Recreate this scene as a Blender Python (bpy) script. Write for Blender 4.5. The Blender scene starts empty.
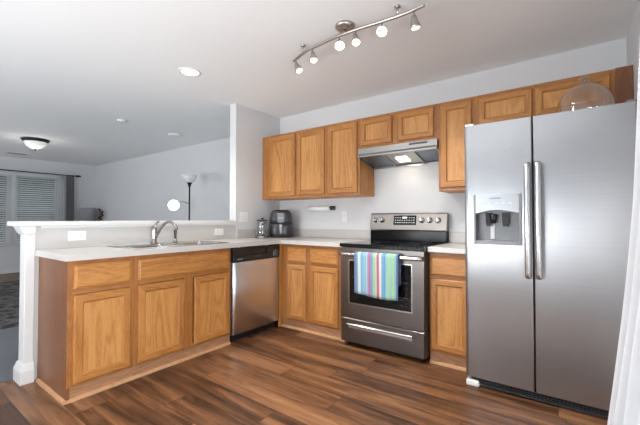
import bpy, bmesh, math, random
from mathutils import Vector, Matrix
random.seed(7)
sc = bpy.context.scene
col = sc.collection
PI = math.pi

# ---------------------------------------------------------------- camera
cd = bpy.data.cameras.new('camera'); cam = bpy.data.objects.new('camera', cd); col.objects.link(cam)
cd.sensor_width = 36.0; cd.lens = 345.33 * 36.0 / 640.0; cd.clip_start = 0.05
cam.location = (3.0702, -3.3139, 1.1329)
cam.rotation_euler = (PI / 2 + 0.0192, 0, 0.6313)
sc.camera = cam

# ---------------------------------------------------------------- world, daylight, exposure
w = bpy.data.worlds.new('world'); sc.world = w; w.use_nodes = True
bgn = w.node_tree.nodes['Background']; bgn.inputs[0].default_value = (0.80, 0.88, 1.0, 1); bgn.inputs[1].default_value = 1.5


def area_light(name, loc, rot, sx, sy, power, color=(1, 1, 1)):
    l = bpy.data.lights.new(name, 'AREA'); l.shape = 'RECTANGLE'; l.size = sx; l.size_y = sy
    l.energy = power; l.color = color
    o = bpy.data.objects.new(name, l); col.objects.link(o); o.location = loc; o.rotation_euler = rot
    return o


# daylight through the unseen glazed door and living room windows; rear fill is added
area_light('daylight_patio_door', (3.90, -3.15, 0.84), (0, PI / 2 + 0.5, 0), 1.3, 1.3, 105, (0.94, 0.97, 1.0))
area_light('added_rear_fill', (0.7, -6.15, 0.75), (PI / 2 + 1.0, 0, 0), 2.6, 1.4, 300, (0.94, 0.97, 1.0))  # added fill, entering by an invented window behind the camera
area_light('added_rear_living_fill', (-4.1, -6.15, 0.71), (PI / 2 + 1.1, 0, 0), 2.2, 1.2, 185, (0.94, 0.97, 1.0))  # added fill for the living room side, through a second invented window
pl = area_light('daylight_living_portal', (-6.75, -1.25, 1.34), (0, -PI / 2, 0), 1.6, 1.8, 1)
pl.data.cycles.is_portal = True

vs = sc.view_settings
vs.view_transform = 'Standard'; vs.look = 'None'; vs.exposure = 0.15; vs.gamma = 1.0; vs.use_curve_mapping = False


# ---------------------------------------------------------------- materials
class NT:
    def __init__(s, name):
        s.m = bpy.data.materials.new(name); s.m.use_nodes = True
        s.t = s.m.node_tree; s.n = s.t.nodes; s.b = s.n['Principled BSDF']; s.out = s.n['Material Output']

    def new(s, t, **k):
        n = s.n.new(t)
        for a, v in k.items(): setattr(n, a, v)
        return n

    def link(s, a, b): s.t.links.new(a, b)

    def put(s, sock, v):
        if isinstance(v, bpy.types.NodeSocket): s.link(v, sock)
        else: sock.default_value = v

    def math(s, op, a, b=0.0, c=0.0):
        n = s.new('ShaderNodeMath', operation=op)
        s.put(n.inputs[0], a); s.put(n.inputs[1], b); s.put(n.inputs[2], c)
        return n.outputs[0]

    def coords(s, scale=(1, 1, 1), rnd=True):
        tc = s.new('ShaderNodeTexCoord'); src = tc.outputs['Object']
        if rnd:
            oi = s.new('ShaderNodeObjectInfo'); v = s.new('ShaderNodeVectorMath', operation='SCALE')
            cx = s.new('ShaderNodeCombineXYZ'); s.link(oi.outputs['Random'], cx.inputs[0]); s.link(oi.outputs['Random'], cx.inputs[1]); s.link(oi.outputs['Random'], cx.inputs[2])
            s.link(cx.outputs[0], v.inputs[0]); v.inputs['Scale'].default_value = 37.0
            a = s.new('ShaderNodeVectorMath', operation='ADD'); s.link(src, a.inputs[0]); s.link(v.outputs[0], a.inputs[1]); src = a.outputs[0]
        mp = s.new('ShaderNodeMapping'); mp.inputs['Scale'].default_value = scale; s.link(src, mp.inputs[0])
        return mp.outputs[0]

    def noise(s, vec, scale=1.0, detail=3.0, rough=0.5, dist=0.0):
        n = s.new('ShaderNodeTexNoise'); s.link(vec, n.inputs['Vector'])
        n.inputs['Scale'].default_value = scale; n.inputs['Detail'].default_value = detail
        n.inputs['Roughness'].default_value = rough; n.inputs['Distortion'].default_value = dist
        return n.outputs[0]

    def ramp(s, fac, stops):
        r = s.new('ShaderNodeValToRGB'); s.put(r.inputs[0], fac); e = r.color_ramp.elements
        while len(e) < len(stops): e.new(0.5)
        for q, (p, c) in zip(e, stops): q.position = p; q.color = (*c, 1)
        return r.outputs[0]

    def mix(s, fac, a, b, mode='MIX'):
        n = s.new('ShaderNodeMix', data_type='RGBA', blend_type=mode)
        s.put(n.inputs[0], fac)
        for i, v in ((6, a), (7, b)):
            if isinstance(v, tuple): v = (*v, 1) if len(v) == 3 else v
            s.put(n.inputs[i], v)
        return n.outputs[2]

    def bump(s, h, strength=0.2, dist=0.01):
        b = s.new('ShaderNodeBump'); b.inputs['Strength'].default_value = strength; b.inputs['Distance'].default_value = dist
        s.link(h, b.inputs['Height']); s.link(b.outputs[0], s.b.inputs['Normal'])

    def set(s, **k):
        for a, v in k.items():
            a = {'color': 'Base Color', 'rough': 'Roughness', 'metal': 'Metallic', 'trans': 'Transmission Weight', 'ior': 'IOR', 'alpha': 'Alpha',
                 'emit': 'Emission Color', 'estr': 'Emission Strength', 'spec': 'Specular IOR Level', 'aniso': 'Anisotropic', 'coat': 'Coat Weight', 'sheen': 'Sheen Weight'}[a]
            if isinstance(v, tuple) and len(v) == 3: v = (*v, 1)
            s.put(s.b.inputs[a], v)
        return s


def plain(name, c, rough=0.5, metal=0.0, var=0.04, scale=30.0, bump=0.0, **k):
    t = NT(name); v = t.coords()
    n = t.noise(v, scale, 3)
    d = tuple(max(0, x * (1 - var)) for x in c); l = tuple(min(1, x * (1 + var)) for x in c)
    t.set(color=t.ramp(n, [(0.3, d), (0.7, l)]), rough=rough, metal=metal, **k)
    if bump: t.bump(n, bump, 0.002)
    return t.m


def oak(name, axis, bands_=0.075, freq=110.0, c0=(0.33, 0.125, 0.032), c1=(0.50, 0.222, 0.060), c2=(0.60, 0.300, 0.095)):
    t = NT(name)
    st = [1.0, 1.0, 1.0]; st[axis] = 0.14
    v = t.coords(tuple(st))
    n = t.noise(v, 5.0, 2.0, 0.5, 0.4)
    bands = t.math('SINE', t.math('MULTIPLY', n, freq))
    fine = t.noise(v, 150.0, 3.0, 0.6)
    big = t.noise(v, 7.0, 2.0)
    f = t.math('ADD', t.math('MULTIPLY', t.math('ADD', bands, 1.0), bands_), t.math('MULTIPLY', fine, 0.62))
    f = t.math('ADD', f, t.math('MULTIPLY', t.math('SUBTRACT', big, 0.5), 0.6))
    c = t.ramp(f, [(0.12, c0), (0.42, c1), (0.75, c2)])
    t.set(color=c, rough=0.38, spec=0.45)
    t.bump(fine, 0.08, 0.002)
    return t.m


def brushed(name, c, axis, rough=0.27, amt=0.08, aniso=0.0):
    t = NT(name); st = [160.0, 160.0, 160.0]; st[axis] = 1.5
    v = t.coords(tuple(st)); n = t.noise(v, 1.0, 2.0)
    v2 = t.coords((2.0, 2.0, 2.0)); n2 = t.noise(v2, 1.0, 2.0)
    t.set(color=t.mix(n, tuple(x * 0.9 for x in c), c), metal=1.0,
          rough=t.math('ADD', t.math('MULTIPLY', n2, 0.10), rough - 0.05))
    if aniso:
        tg = t.new('ShaderNodeTangent', direction_type='RADIAL', axis='Z'); t.link(tg.outputs[0], t.b.inputs['Tangent']); t.set(aniso=aniso)
    t.bump(n, amt, 0.001)
    return t.m


def floor_wood(name, tint=1.0):
    t = NT(name); tc = t.new('ShaderNodeTexCoord'); sx = t.new('ShaderNodeSeparateXYZ'); t.link(tc.outputs['Object'], sx.inputs[0])
    x, y = sx.outputs[0], sx.outputs[1]
    W_, L_ = 0.18, 1.22
    yr = t.math('DIVIDE', y, W_); row = t.math('FLOOR', yr)
    wn = t.new('ShaderNodeTexWhiteNoise', noise_dimensions='1D'); t.link(row, wn.inputs['W'])
    xs = t.math('ADD', t.math('DIVIDE', x, L_), wn.outputs[0]); cl = t.math('FLOOR', xs)
    cv = t.new('ShaderNodeCombineXYZ'); t.link(row, cv.inputs[0]); t.link(cl, cv.inputs[1])
    wn2 = t.new('ShaderNodeTexWhiteNoise', noise_dimensions='3D'); t.link(cv.outputs[0], wn2.inputs['Vector'])
    rnd = wn2.outputs[0]
    gv = t.new('ShaderNodeCombineXYZ')
    t.link(t.math('ADD', t.math('MULTIPLY', x, 1.0), t.math('MULTIPLY', rnd, 50.0)), gv.inputs[0])
    t.link(t.math('MULTIPLY', y, 11.0), gv.inputs[1]); t.link(t.math('MULTIPLY', rnd, 23.0), gv.inputs[2])
    g1 = t.noise(gv.outputs[0], 1.3, 3.0, 0.55, 0.6)
    g2 = t.noise(gv.outputs[0], 9.0, 4.0, 0.6, 0.2)
    f = t.math('ADD', t.math('MULTIPLY', g1, 0.85), t.math('MULTIPLY', g2, 0.25))
    f = t.math('ADD', f, t.math('MULTIPLY', t.math('SUBTRACT', rnd, 0.5), 0.26))
    k = tint
    c = t.ramp(f, [(0.33, (0.036 * k, 0.016 * k, 0.009 * k)), (0.46, (0.10 * k, 0.043 * k, 0.020 * k)), (0.62, (0.22 * k, 0.098 * k, 0.044 * k)), (0.82, (0.37 * k, 0.185 * k, 0.088 * k))])
    fy = t.math('FRACT', yr); fx = t.math('FRACT', xs)
    ey = t.math('MINIMUM', fy, t.math('SUBTRACT', 1.0, fy)); ex = t.math('MINIMUM', fx, t.math('SUBTRACT', 1.0, fx))
    seam = t.math('MAXIMUM', t.math('LESS_THAN', ey, 0.010), t.math('LESS_THAN', ex, 0.0015))
    c = t.mix(t.math('MULTIPLY', seam, 0.85), c, (0.02, 0.01, 0.006))
    t.set(color=c, rough=t.math('ADD', t.math('MULTIPLY', g2, 0.12), 0.30), spec=0.4)
    t.bump(t.math('SUBTRACT', g2, seam), 0.10, 0.002)
    return t.m


def emitter(name, c, s):
    t = NT(name); v = t.coords(); n = t.noise(v, 8.0)
    t.set(color=(0.8, 0.8, 0.8), emit=t.mix(n, c, tuple(min(1, q * 1.03) for q in c)), estr=s, rough=0.4)
    return t.m


def glass(name, tint=(1, 1, 1), ior=1.45, rough=0.0, thin=None):
    t = NT(name)
    if thin is not None:
        a = t.new('ShaderNodeBsdfTransparent'); a.inputs[0].default_value = (*tint, 1)
        g = t.new('ShaderNodeBsdfGlossy'); g.inputs[0].default_value = (0.9, 0.9, 0.9, 1); g.inputs[1].default_value = 0.03
        lw = t.new('ShaderNodeLayerWeight'); lw.inputs[0].default_value = 0.25
        f = t.math('ADD', t.math('MULTIPLY', lw.outputs['Facing'], thin), thin * 0.15)
        mx = t.new('ShaderNodeMixShader'); t.link(f, mx.inputs[0]); t.link(a.outputs[0], mx.inputs[1]); t.link(g.outputs[0], mx.inputs[2])
        t.link(mx.outputs[0], t.out.inputs[0])
    else:
        t.set(color=tint, trans=1.0, ior=ior, rough=rough)
    return t.m


def fabric(name, c, transl=0.3, scale=220.0):
    t = NT(name); v = t.coords(); n = t.noise(v, scale, 2.0)
    cc = t.mix(n, tuple(x * 0.93 for x in c), c)
    t.set(color=cc, rough=0.9, sheen=0.1)
    if transl:
        tr = t.new('ShaderNodeBsdfTranslucent'); t.link(cc, tr.inputs[0])
        mx = t.new('ShaderNodeMixShader'); mx.inputs[0].default_value = transl
        t.link(t.b.outputs[0], mx.inputs[1]); t.link(tr.outputs[0], mx.inputs[2]); t.link(mx.outputs[0], t.out.inputs[0])
    return t.m


def towel_mat():
    t = NT('striped_towelling'); tc = t.new('ShaderNodeTexCoord'); sx = t.new('ShaderNodeSeparateXYZ'); t.link(tc.outputs['UV'], sx.inputs[0])
    stripes = [(0.0, (0.03, 0.16, 0.36)), (0.05, (0.05, 0.28, 0.50)), (0.085, (0.85, 0.88, 0.92)), (0.15, (0.10, 0.46, 0.66)), (0.20, (0.22, 0.58, 0.74)),
               (0.29, (0.85, 0.88, 0.92)), (0.31, (0.36, 0.22, 0.58)), (0.35, (0.55, 0.06, 0.24)), (0.39, (0.10, 0.30, 0.58)), (0.42, (0.16, 0.50, 0.55)), (0.45, (0.42, 0.74, 0.36)),
               (0.51, (0.85, 0.86, 0.86)), (0.525, (0.62, 0.03, 0.10)), (0.58, (0.88, 0.89, 0.90)), (0.64, (0.10, 0.42, 0.70)), (0.70, (0.04, 0.30, 0.60)), (0.73, (0.30, 0.68, 0.72)),
               (0.78, (0.40, 0.78, 0.30)), (0.83, (0.25, 0.62, 0.72)), (0.86, (0.42, 0.80, 0.28)), (0.92, (0.20, 0.52, 0.72)), (0.955, (0.02, 0.12, 0.34))]
    r = t.new('ShaderNodeValToRGB'); r.color_ramp.interpolation = 'CONSTANT'; t.link(sx.outputs[0], r.inputs[0]); e = r.color_ramp.elements
    stripes = [(p, tuple(q * 0.66 for q in c)) for p, c in stripes]
    while len(e) < len(stripes): e.new(0.99)
    for q, (p, c) in zip(e, stripes): q.position = p; q.color = (*c, 1)
    v = t.coords(rnd=False); n = t.noise(v, 300.0, 2.0)
    t.set(color=t.mix(t.math('MULTIPLY', n, 0.3), r.outputs[0], (0.75, 0.8, 0.85)), rough=0.95)
    t.bump(n, 0.5, 0.003)
    return t.m


def rug_mat():
    t = NT('patterned_rug_pile'); v = t.coords(rnd=False)
    vo = t.new('ShaderNodeTexVoronoi'); t.link(v, vo.inputs['Vector']); vo.inputs['Scale'].default_value = 7.0
    n = t.noise(v, 9.0, 4.0, 0.7, 1.5); n2 = t.noise(v, 160.0, 2.0)
    f = t.math('ADD', t.math('MULTIPLY', vo.outputs[0], 0.4), t.math('MULTIPLY', n, 0.75))
    c = t.ramp(f, [(0.42, (0.012, 0.012, 0.014)), (0.56, (0.05, 0.048, 0.05)), (0.64, (0.16, 0.145, 0.135)), (0.75, (0.05, 0.05, 0.055))])
    t.set(color=c, rough=1.0); t.bump(n2, 0.6, 0.004)
    return t.m


M = {}
M['wall'] = plain('grey_white_wall_paint', (0.66, 0.668, 0.678), 0.75, var=0.012, scale=90, bump=0.04)
M['ceiling'] = plain('white_ceiling_paint', (0.91, 0.922, 0.928), 0.85, var=0.01, scale=120, bump=0.05)
M['trim'] = plain('white_trim_paint', (0.70, 0.70, 0.69), 0.4, var=0.01)
M['pony'] = plain('light_grey_laminate', (0.56, 0.545, 0.53), 0.55, var=0.05, scale=260)
M['counter'] = plain('pale_speckled_laminate', (0.60, 0.575, 0.545), 0.28, var=0.06, scale=380)
M['splash'] = plain('speckled_laminate_upstand', (0.54, 0.52, 0.505), 0.4, var=0.07, scale=380)
M['floor'] = floor_wood('walnut_plank_floor', 0.85)
M['floor_dark'] = floor_wood('walnut_plank_floor_living', 0.8)
M['carpet'] = plain('grey_carpet_pile', (0.14, 0.15, 0.165), 1.0, var=0.12, scale=240, bump=0.5)
M['rug'] = rug_mat()
M['oz'] = oak('honey_oak_upright', 2); M['ox'] = oak('honey_oak_lengthwise', 0); M['oy'] = oak('honey_oak_crosswise', 1)
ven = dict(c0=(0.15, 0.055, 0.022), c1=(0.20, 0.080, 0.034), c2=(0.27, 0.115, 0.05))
fr = dict(c0=(0.24, 0.085, 0.022), c1=(0.38, 0.155, 0.042), c2=(0.46, 0.21, 0.065))  # darker face frame oak; shading in the door gaps is put into this colour
st_ = dict(c0=(0.29, 0.108, 0.027), c1=(0.45, 0.193, 0.050), c2=(0.54, 0.262, 0.080))
M['sz'] = oak('oak_stile', 2, **st_); M['sx'] = oak('oak_rail_lengthwise', 0, **st_); M['sy'] = oak('oak_rail_crosswise', 1, **st_)
M['panel'] = oak('oak_door_panel', 2, bands_=0.13, freq=70.0, c0=(0.36, 0.145, 0.040), c1=(0.52, 0.238, 0.068), c2=(0.62, 0.315, 0.105))
M['fz'] = oak('oak_frame_upright', 2, **fr); M['fx'] = oak('oak_frame_lengthwise', 0, **fr); M['fy'] = oak('oak_frame_crosswise', 1, **fr)
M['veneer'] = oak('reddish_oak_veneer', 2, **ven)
toe = dict(c0=(0.27, 0.13, 0.065), c1=(0.40, 0.205, 0.11), c2=(0.48, 0.27, 0.15))
M['toe_y'] = oak('oak_toe_board', 1, **toe); M['toe_x'] = oak('oak_toe_board_back', 0, **toe)
M['shoe_y'] = plain('light_oak_shoe_moulding', (0.50, 0.27, 0.13), 0.5, var=0.1)
M['steel_x'] = brushed('brushed_fridge_steel', (0.42, 0.425, 0.435), 0, 0.30, 0.08, 0.7)
M['steel_z'] = brushed('brushed_dishwasher_steel', (0.78, 0.78, 0.79), 1, 0.30, 0.08, 0.8)
M['steel_dark'] = brushed('dark_stainless', (0.175, 0.160, 0.150), 0, 0.30)
M['steel_guard'] = brushed('warm_stainless', (0.38, 0.345, 0.315), 0, 0.25)
M['steel_handle'] = brushed('satin_handle_steel', (0.62, 0.62, 0.63), 2, 0.24, 0.03)
M['steel_hood'] = brushed('hood_stainless', (0.36, 0.35, 0.335), 0, 0.22)
M['chrome'] = plain('brushed_chrome', (0.34, 0.33, 0.32), 0.25, 1.0)
M['nickel'] = plain('brushed_nickel', (0.50, 0.47, 0.44), 0.28, 1.0)
M['sink'] = plain('sink_stainless', (0.62, 0.62, 0.62), 0.22, 1.0)
M['bplastic'] = plain('black_plastic', (0.016, 0.016, 0.018), 0.35)
M['gplastic'] = plain('charcoal_plastic', (0.045, 0.048, 0.054), 0.3)
M['mplastic'] = plain('grey_plastic', (0.22, 0.23, 0.24), 0.35)
M['bglass'] = plain('black_ceramic_glass', (0.008, 0.008, 0.009), 0.07, spec=0.3)
M['wplastic'] = plain('white_plastic', (0.82, 0.82, 0.81), 0.4)
M['paper'] = plain('white_paper_towel', (0.85, 0.85, 0.84), 0.95, scale=150)
M['bmetal'] = plain('black_metal', (0.015, 0.015, 0.016), 0.4, 0.6)
M['bronze'] = plain('dark_bronze', (0.03, 0.026, 0.024), 0.4, 0.7)
M['blind'] = fabric('white_blind_slat', (0.84, 0.85, 0.87), 0.35)
M['glass'] = glass('window_glass', thin=0.35)
M['dome'] = glass('thin_clear_glass', tint=(0.98, 0.96, 0.95), thin=0.8)
M['kglass'] = glass('kettle_glass', tint=(0.90, 0.92, 0.93), thin=0.7)
M['towel'] = towel_mat()
M['hedge'] = plain('dark_hedge_leaves', (0.05, 0.075, 0.045), 0.9, var=0.6, scale=14)
M['curtain'] = fabric('white_curtain_cloth', (0.80, 0.81, 0.83), 0.35)
M['sheer'] = fabric('sheer_white_cloth', (0.88, 0.89, 0.90), 0.6)
M['gcurtain'] = fabric('grey_curtain_cloth', (0.26, 0.26, 0.265), 0.12)
M['shade'] = fabric('grey_lamp_shade_cloth', (0.36, 0.36, 0.39), 0.2)
M['frost'] = plain('white_frosted_bowl', (0.75, 0.76, 0.78), 0.3)
M['bulb_w'] = emitter('lit_bulb_warm', (1.0, 0.84, 0.58), 1.5)
M['bulb'] = emitter('lit_bulb_white', (1.0, 0.97, 0.92), 22.0)
M['can'] = emitter('downlight_lens', (1.0, 0.90, 0.70), 5.0)
M['domelit'] = emitter('lit_frosted_dome', (1.0, 0.98, 0.95), 0.22)
M['globe'] = emitter('lit_globe_shade', (1.0, 0.96, 0.90), 4.0)
M['hoodlens'] = emitter('hood_light_lens', (1.0, 0.93, 0.82), 3.5)
M['digit'] = emitter('display_marks', (0.45, 0.65, 0.75), 0.10)
M['marks'] = plain('pale_grey_print', (0.45, 0.46, 0.47), 0.5)
M['dmarks'] = plain('dark_grey_print', (0.12, 0.12, 0.13), 0.5)
M['filter'] = plain('blue_grey_filter_mesh', (0.20, 0.23, 0.28), 0.35, 0.8, var=0.3, scale=200)
M['dkwood'] = oak('dark_brown_wood', 0, c0=(0.03, 0.015, 0.01), c1=(0.06, 0.03, 0.018), c2=(0.09, 0.05, 0.03))
M['dried'] = plain('dried_brown_flowers', (0.10, 0.05, 0.035), 0.9, var=0.3)
M['vase'] = plain('pinkish_brown_vase', (0.30, 0.20, 0.17), 0.5)


# ---------------------------------------------------------------- mesh helpers (world coordinates; build() moves them to the thing's base)
class MB:
    def __init__(s): s.bm = bmesh.new(); s.mi = 0

    def box(s, x0, x1, y0, y1, z0, z1, bev=0.0, seg=1, mi=0):
        t = bmesh.new(); bmesh.ops.create_cube(t, size=1)
        for v in t.verts: v.co = Vector(((x0 + x1) / 2 + v.co.x * (x1 - x0), (y0 + y1) / 2 + v.co.y * (y1 - y0), (z0 + z1) / 2 + v.co.z * (z1 - z0)))
        if bev: bmesh.ops.bevel(t, geom=list(t.edges), offset=bev, segments=seg, affect='EDGES', profile=0.5)
        return s.merge(t, mi)

    def merge(s, t, mi=0, mat=None):
        mp = {}
        for v in t.verts: mp[v] = s.bm.verts.new(mat @ v.co if mat else v.co)
        for f in t.faces:
            try:
                nf = s.bm.faces.new([mp[v] for v in f.verts]); nf.material_index = mi or f.material_index; nf.smooth = f.smooth
            except ValueError: pass
        t.free(); return s

    def loops(s, rings, cap0=True, cap1=True, smooth=True, mi=0, closed=True):
        R = [[s.bm.verts.new(p) for p in r] for r in rings]; n = len(R[0])
        for a, b in zip(R, R[1:]):
            for i in range(n if closed else n - 1):
                j = (i + 1) % n
                f = s.bm.faces.new((a[i], a[j], b[j], b[i])); f.smooth = smooth; f.material_index = mi
        if cap0: f = s.bm.faces.new(R[0][::-1]); f.material_index = mi
        if cap1: f = s.bm.faces.new(R[-1]); f.material_index = mi
        return s

    def lathe(s, c, prof, n=32, axis=(0, 0, 1), cap0=True, cap1=True, mi=0, smooth=True):
        q = Vector((0, 0, 1)).rotation_difference(Vector(axis).normalized()); c = Vector(c)
        rings = [[c + q @ Vector((r * math.cos(2 * PI * i / n), r * math.sin(2 * PI * i / n), h)) for i in range(n)] for r, h in prof]
        return s.loops(rings, cap0, cap1, smooth, mi)

    def cyl(s, a, b, r, n=20, r2=None, mi=0):
        a, b = Vector(a), Vector(b); d = b - a
        return s.lathe(a, [(r, 0), (r if r2 is None else r2, d.length)], n, d, mi=mi)

    def tube(s, pts, r, n=12, mi=0):
        pts = [Vector(p) for p in pts]; rs = r if isinstance(r, (list, tuple)) else [r] * len(pts); rings = []
        up = None
        for i, p in enumerate(pts):
            d = (pts[min(i + 1, len(pts) - 1)] - pts[max(i - 1, 0)]).normalized()
            if up is None:
                up = Vector((0, 0, 1)) if abs(d.z) < 0.9 else Vector((1, 0, 0))
            u = (up - d * up.dot(d)).normalized(); v = d.cross(u); up = u
            rings.append([p + (u * math.cos(2 * PI * k / n) + v * math.sin(2 * PI * k / n)) * rs[i] for k in range(n)])
        return s.loops(rings, mi=mi)

    def poly_prism(s, pts, z0, z1, mi=0):
        return s.loops([[Vector((x, y, z0)) for x, y in pts], [Vector((x, y, z1)) for x, y in pts]], smooth=False, mi=mi)

    def quad(s, a, b, c, d, mi=0):
        f = s.bm.faces.new([s.bm.verts.new(p) for p in (a, b, c, d)]); f.material_index = mi; return s

    def build(s, name, mats, parent=None, uv=None):
        bmesh.ops.recalc_face_normals(s.bm, faces=list(s.bm.faces))
        me = bpy.data.meshes.new(name); off = Vector((0, 0, 0)); p = parent
        while p is not None: off += p.location if not p.get('_o') else Vector(p['_o']); p = p.parent
        if parent is None:
            off = Vector((0, 0, 0))
        for v in s.bm.verts: v.co -= off
        if uv:
            L = s.bm.loops.layers.uv.new('UVMap')
            for f in s.bm.faces:
                for l in f.loops: l[L].uv = uv(l.vert.co + off)
        s.bm.to_mesh(me); s.bm.free()
        for m in (mats if isinstance(mats, (list, tuple)) else [mats]): me.materials.append(m if not isinstance(m, str) else M[m])
        o = bpy.data.objects.new(name, me); col.objects.link(o)
        if parent: o.parent = parent
        return o


def thing(name, label, cat, loc=(0, 0, 0), group=None, rz=0):
    o = bpy.data.objects.new(name, None); col.objects.link(o); o.location = loc; o.rotation_euler = (0, 0, rz); o.empty_display_size = 0.1
    o['label'] = label; o['category'] = cat
    if group: o['group'] = group
    return o


def tag(o, label, cat, group=None, kind=None):
    o['label'] = label; o['category'] = cat
    if group: o['group'] = group
    if kind: o['kind'] = kind
    return o


def struct(name, mb, mat):
    o = mb.build(name, mat); o['kind'] = 'structure'; return o


def bx(*a, **k): return MB().box(*a, **k)


def one(mb, name, mat, loc, label, cat, group=None):
    """a thing that is a single mesh, with its origin at its base"""
    for v in mb.bm.verts: v.co -= Vector(loc)
    o = mb.build(name, mat); o.location = loc
    return tag(o, label, cat, group)


# ================================================================ STRUCTURE
H = 2.45; XW = -6.5; XR = 3.40; YR = -5.6; YL = 0.30
E_ = 0.15
struct('floor', bx(-0.14, XR + E_, YR - E_, E_, -0.12, 0), 'floor')
struct('floor_living', bx(XW - E_, -0.1402, YR - E_, 0.6, -0.12, -0.0005), 'floor_dark')
struct('ceiling', bx(XW - E_, XR + E_, YR - E_, 0.6, H, H + 0.15), 'ceiling')
struct('wall_back', bx(-0.1, XR, 0.0, YL + E_, 0, H), 'wall')
struct('wall_partition', bx(-0.105, 0.0, -0.728, -0.0005, 0, H), 'wall')
struct('wall_living', bx(XW, -0.1005, YL, YL + E_, 0, H), 'wall')
# window wall of the living room with two openings
wz0, wz1 = 0.60, 2.08
m = MB(); wy = [(-2.06, -1.29), (-1.21, -0.45)]
m.box(XW - E_, XW, YR, YL + E_, 0, wz0).box(XW - E_, XW, YR, YL + E_, wz1, H)
m.box(XW - E_, XW, YR, wy[0][0], wz0, wz1).box(XW - E_, XW, wy[1][1], YL + E_, wz0, wz1)
m.box(XW - E_, XW, wy[0][1], wy[1][0], wz0, wz1)
struct('wall_window', m, 'wall')
for i, (a, b) in enumerate(wy):
    m = MB(); x0, x1 = XW - 0.11, XW - 0.05; t = 0.045
    m.box(x0, x1, a, a + t, wz0, wz1).box(x0, x1, b - t, b, wz0, wz1).box(x0, x1, a + t, b - t, wz0, wz0 + t).box(x0, x1, a + t, b - t, wz1 - t, wz1).box(x0, x1, a + t, b - t, 1.33, 1.37)
    o = struct('window_%d' % (i + 1), m, 'trim')
    bx(XW - 0.085, XW - 0.08, a + t, b - t, wz0 + t, wz1 - t).build('pane', 'glass', o)
# right wall with unseen glazed door opening, rear wall with two windows added for fill (behind the camera)
m = MB(); da, db, dz = -4.2, -2.4, 2.10
m.box(XR, XR + E_, YR, da, 0, H).box(XR, XR + E_, db, E_, 0, H).box(XR, XR + E_, da, db, dz, H)
struct('wall_right', m, 'wall')
m = MB(); t = 0.07
for a, b in ((da, (da + db) / 2), ((da + db) / 2, db)):
    m.box(XR + 0.05, XR + 0.1, a, a + t, 0.0, dz).box(XR + 0.05, XR + 0.1, b - t, b, 0.0, dz).box(XR + 0.05, XR + 0.1, a + t, b - t, 0.0, t).box(XR + 0.05, XR + 0.1, a + t, b - t, dz - t, dz)
o = struct('door_1', m, 'trim')
m = MB()
for a, b in ((da, (da + db) / 2), ((da + db) / 2, db)): m.box(XR + 0.07, XR + 0.076, a + t, b - t, t, dz - t)
m.build('pane', 'glass', o)
m = MB(); ops = [(-5.2, -3.0), (-0.7, 2.1)]; z0, z1 = 0.6, 2.2
m.box(XW, XR, YR - E_, YR, 0, z0).box(XW, XR, YR - E_, YR, z1, H)
m.box(XW, ops[0][0], YR - E_, YR, z0, z1).box(ops[0][1], ops[1][0], YR - E_, YR, z0, z1).box(ops[1][1], XR, YR - E_, YR, z0, z1)
struct('wall_rear', m, 'wall')
for i, (a, b) in enumerate(ops):  # both rear windows are invented, to let the added fill in
    m = MB(); t = 0.06; n = 3; st = (b - a) / n
    m.box(a, b, YR - 0.1, YR - 0.05, z0, z0 + t).box(a, b, YR - 0.1, YR - 0.05, z1 - t, z1)
    for k in range(n + 1):
        c = min(max(a + k * st, a + t / 2), b - t / 2); m.box(c - t / 2, c + t / 2, YR - 0.1, YR - 0.05, z0 + t, z1 - t)
    o = struct('window_%d' % (i + 3), m, 'trim')
    bx(a + t, b - t, YR - 0.078, YR - 0.073, z0 + t, z1 - t).build('pane', 'glass', o)
# baseboards
def bboard(name, x0, x1, y0, y1, h=0.10):
    m = MB(); m.box(x0, x1, y0, y1, 0, h - 0.018)
    cx, cy = (x1 - x0) * 0.2, (y1 - y0) * 0.2
    if x1 - x0 < y1 - y0: cy = 0
    else: cx = 0
    m.box(x0 + cx, x1 - cx, y0 + cy, y1 - cy, h - 0.018, h); return struct(name, m, 'trim')
bboard('baseboard_window', XW + 0.0005, XW + 0.016, YR + 0.02, YL - 0.001)
bboard('baseboard_living', XW + 0.02, -0.12, YL - 0.016, YL - 0.0005)
# low peninsula wall, white end post, ledge
struct('wall_peninsula', bx(-0.105, -0.0005, -2.54, -0.7285, 0, 1.083), 'pony')
m = MB(); m.box(-0.110, 0.006, -2.585, -2.5295, 0, 1.083, 0.003)
# flared moulding below the ledge
def ring(x0, x1, y0, y1, z): return [Vector((x0, y0, z)), Vector((x1, y0, z)), Vector((x1, y1, z)), Vector((x0, y1, z))]
m.loops([ring(-0.113, 0.009, -2.59, -2.5297, 1.025), ring(-0.118, 0.012, -2.597, -2.5297, 1.032), ring(-0.135, 0.014, -2.615, -2.5297, 1.07), ring(-0.14, 0.0145, -2.62, -2.5297, 1.0828)], smooth=False)
struct('trim_1', m, 'trim')
m = MB(); m.loops([ring(-0.132, 0.030, -2.607, -2.5298, 0), ring(-0.132, 0.030, -2.607, -2.5298, 0.085), ring(-0.124, 0.022, -2.60, -2.5298, 0.105), ring(-0.118, 0.014, -2.594, -2.5298, 0.125), ring(-0.112, 0.008, -2.587, -2.5298, 0.135)], smooth=False)
struct('trim_2', m, 'trim')
m = MB(); m.box(-0.235, 0.016, -2.634, -0.7285, 1.0835, 1.118, 0.004, 2)
struct('trim_3', m, 'trim')
m = MB(); m.box(-0.02, 0.010, -2.5, -0.7285, 1.068, 1.083); struct('trim_4', m, 'trim')


# ================================================================ CABINETS
def mapper(face, plane):
    """(u, v, w) -> world; u across, v up, w outwards from the plane"""
    if face == 'x': return lambda u, v, w_: Vector((plane + w_, u, v))
    return lambda u, v, w_: Vector((u, plane - w_, v))


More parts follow.
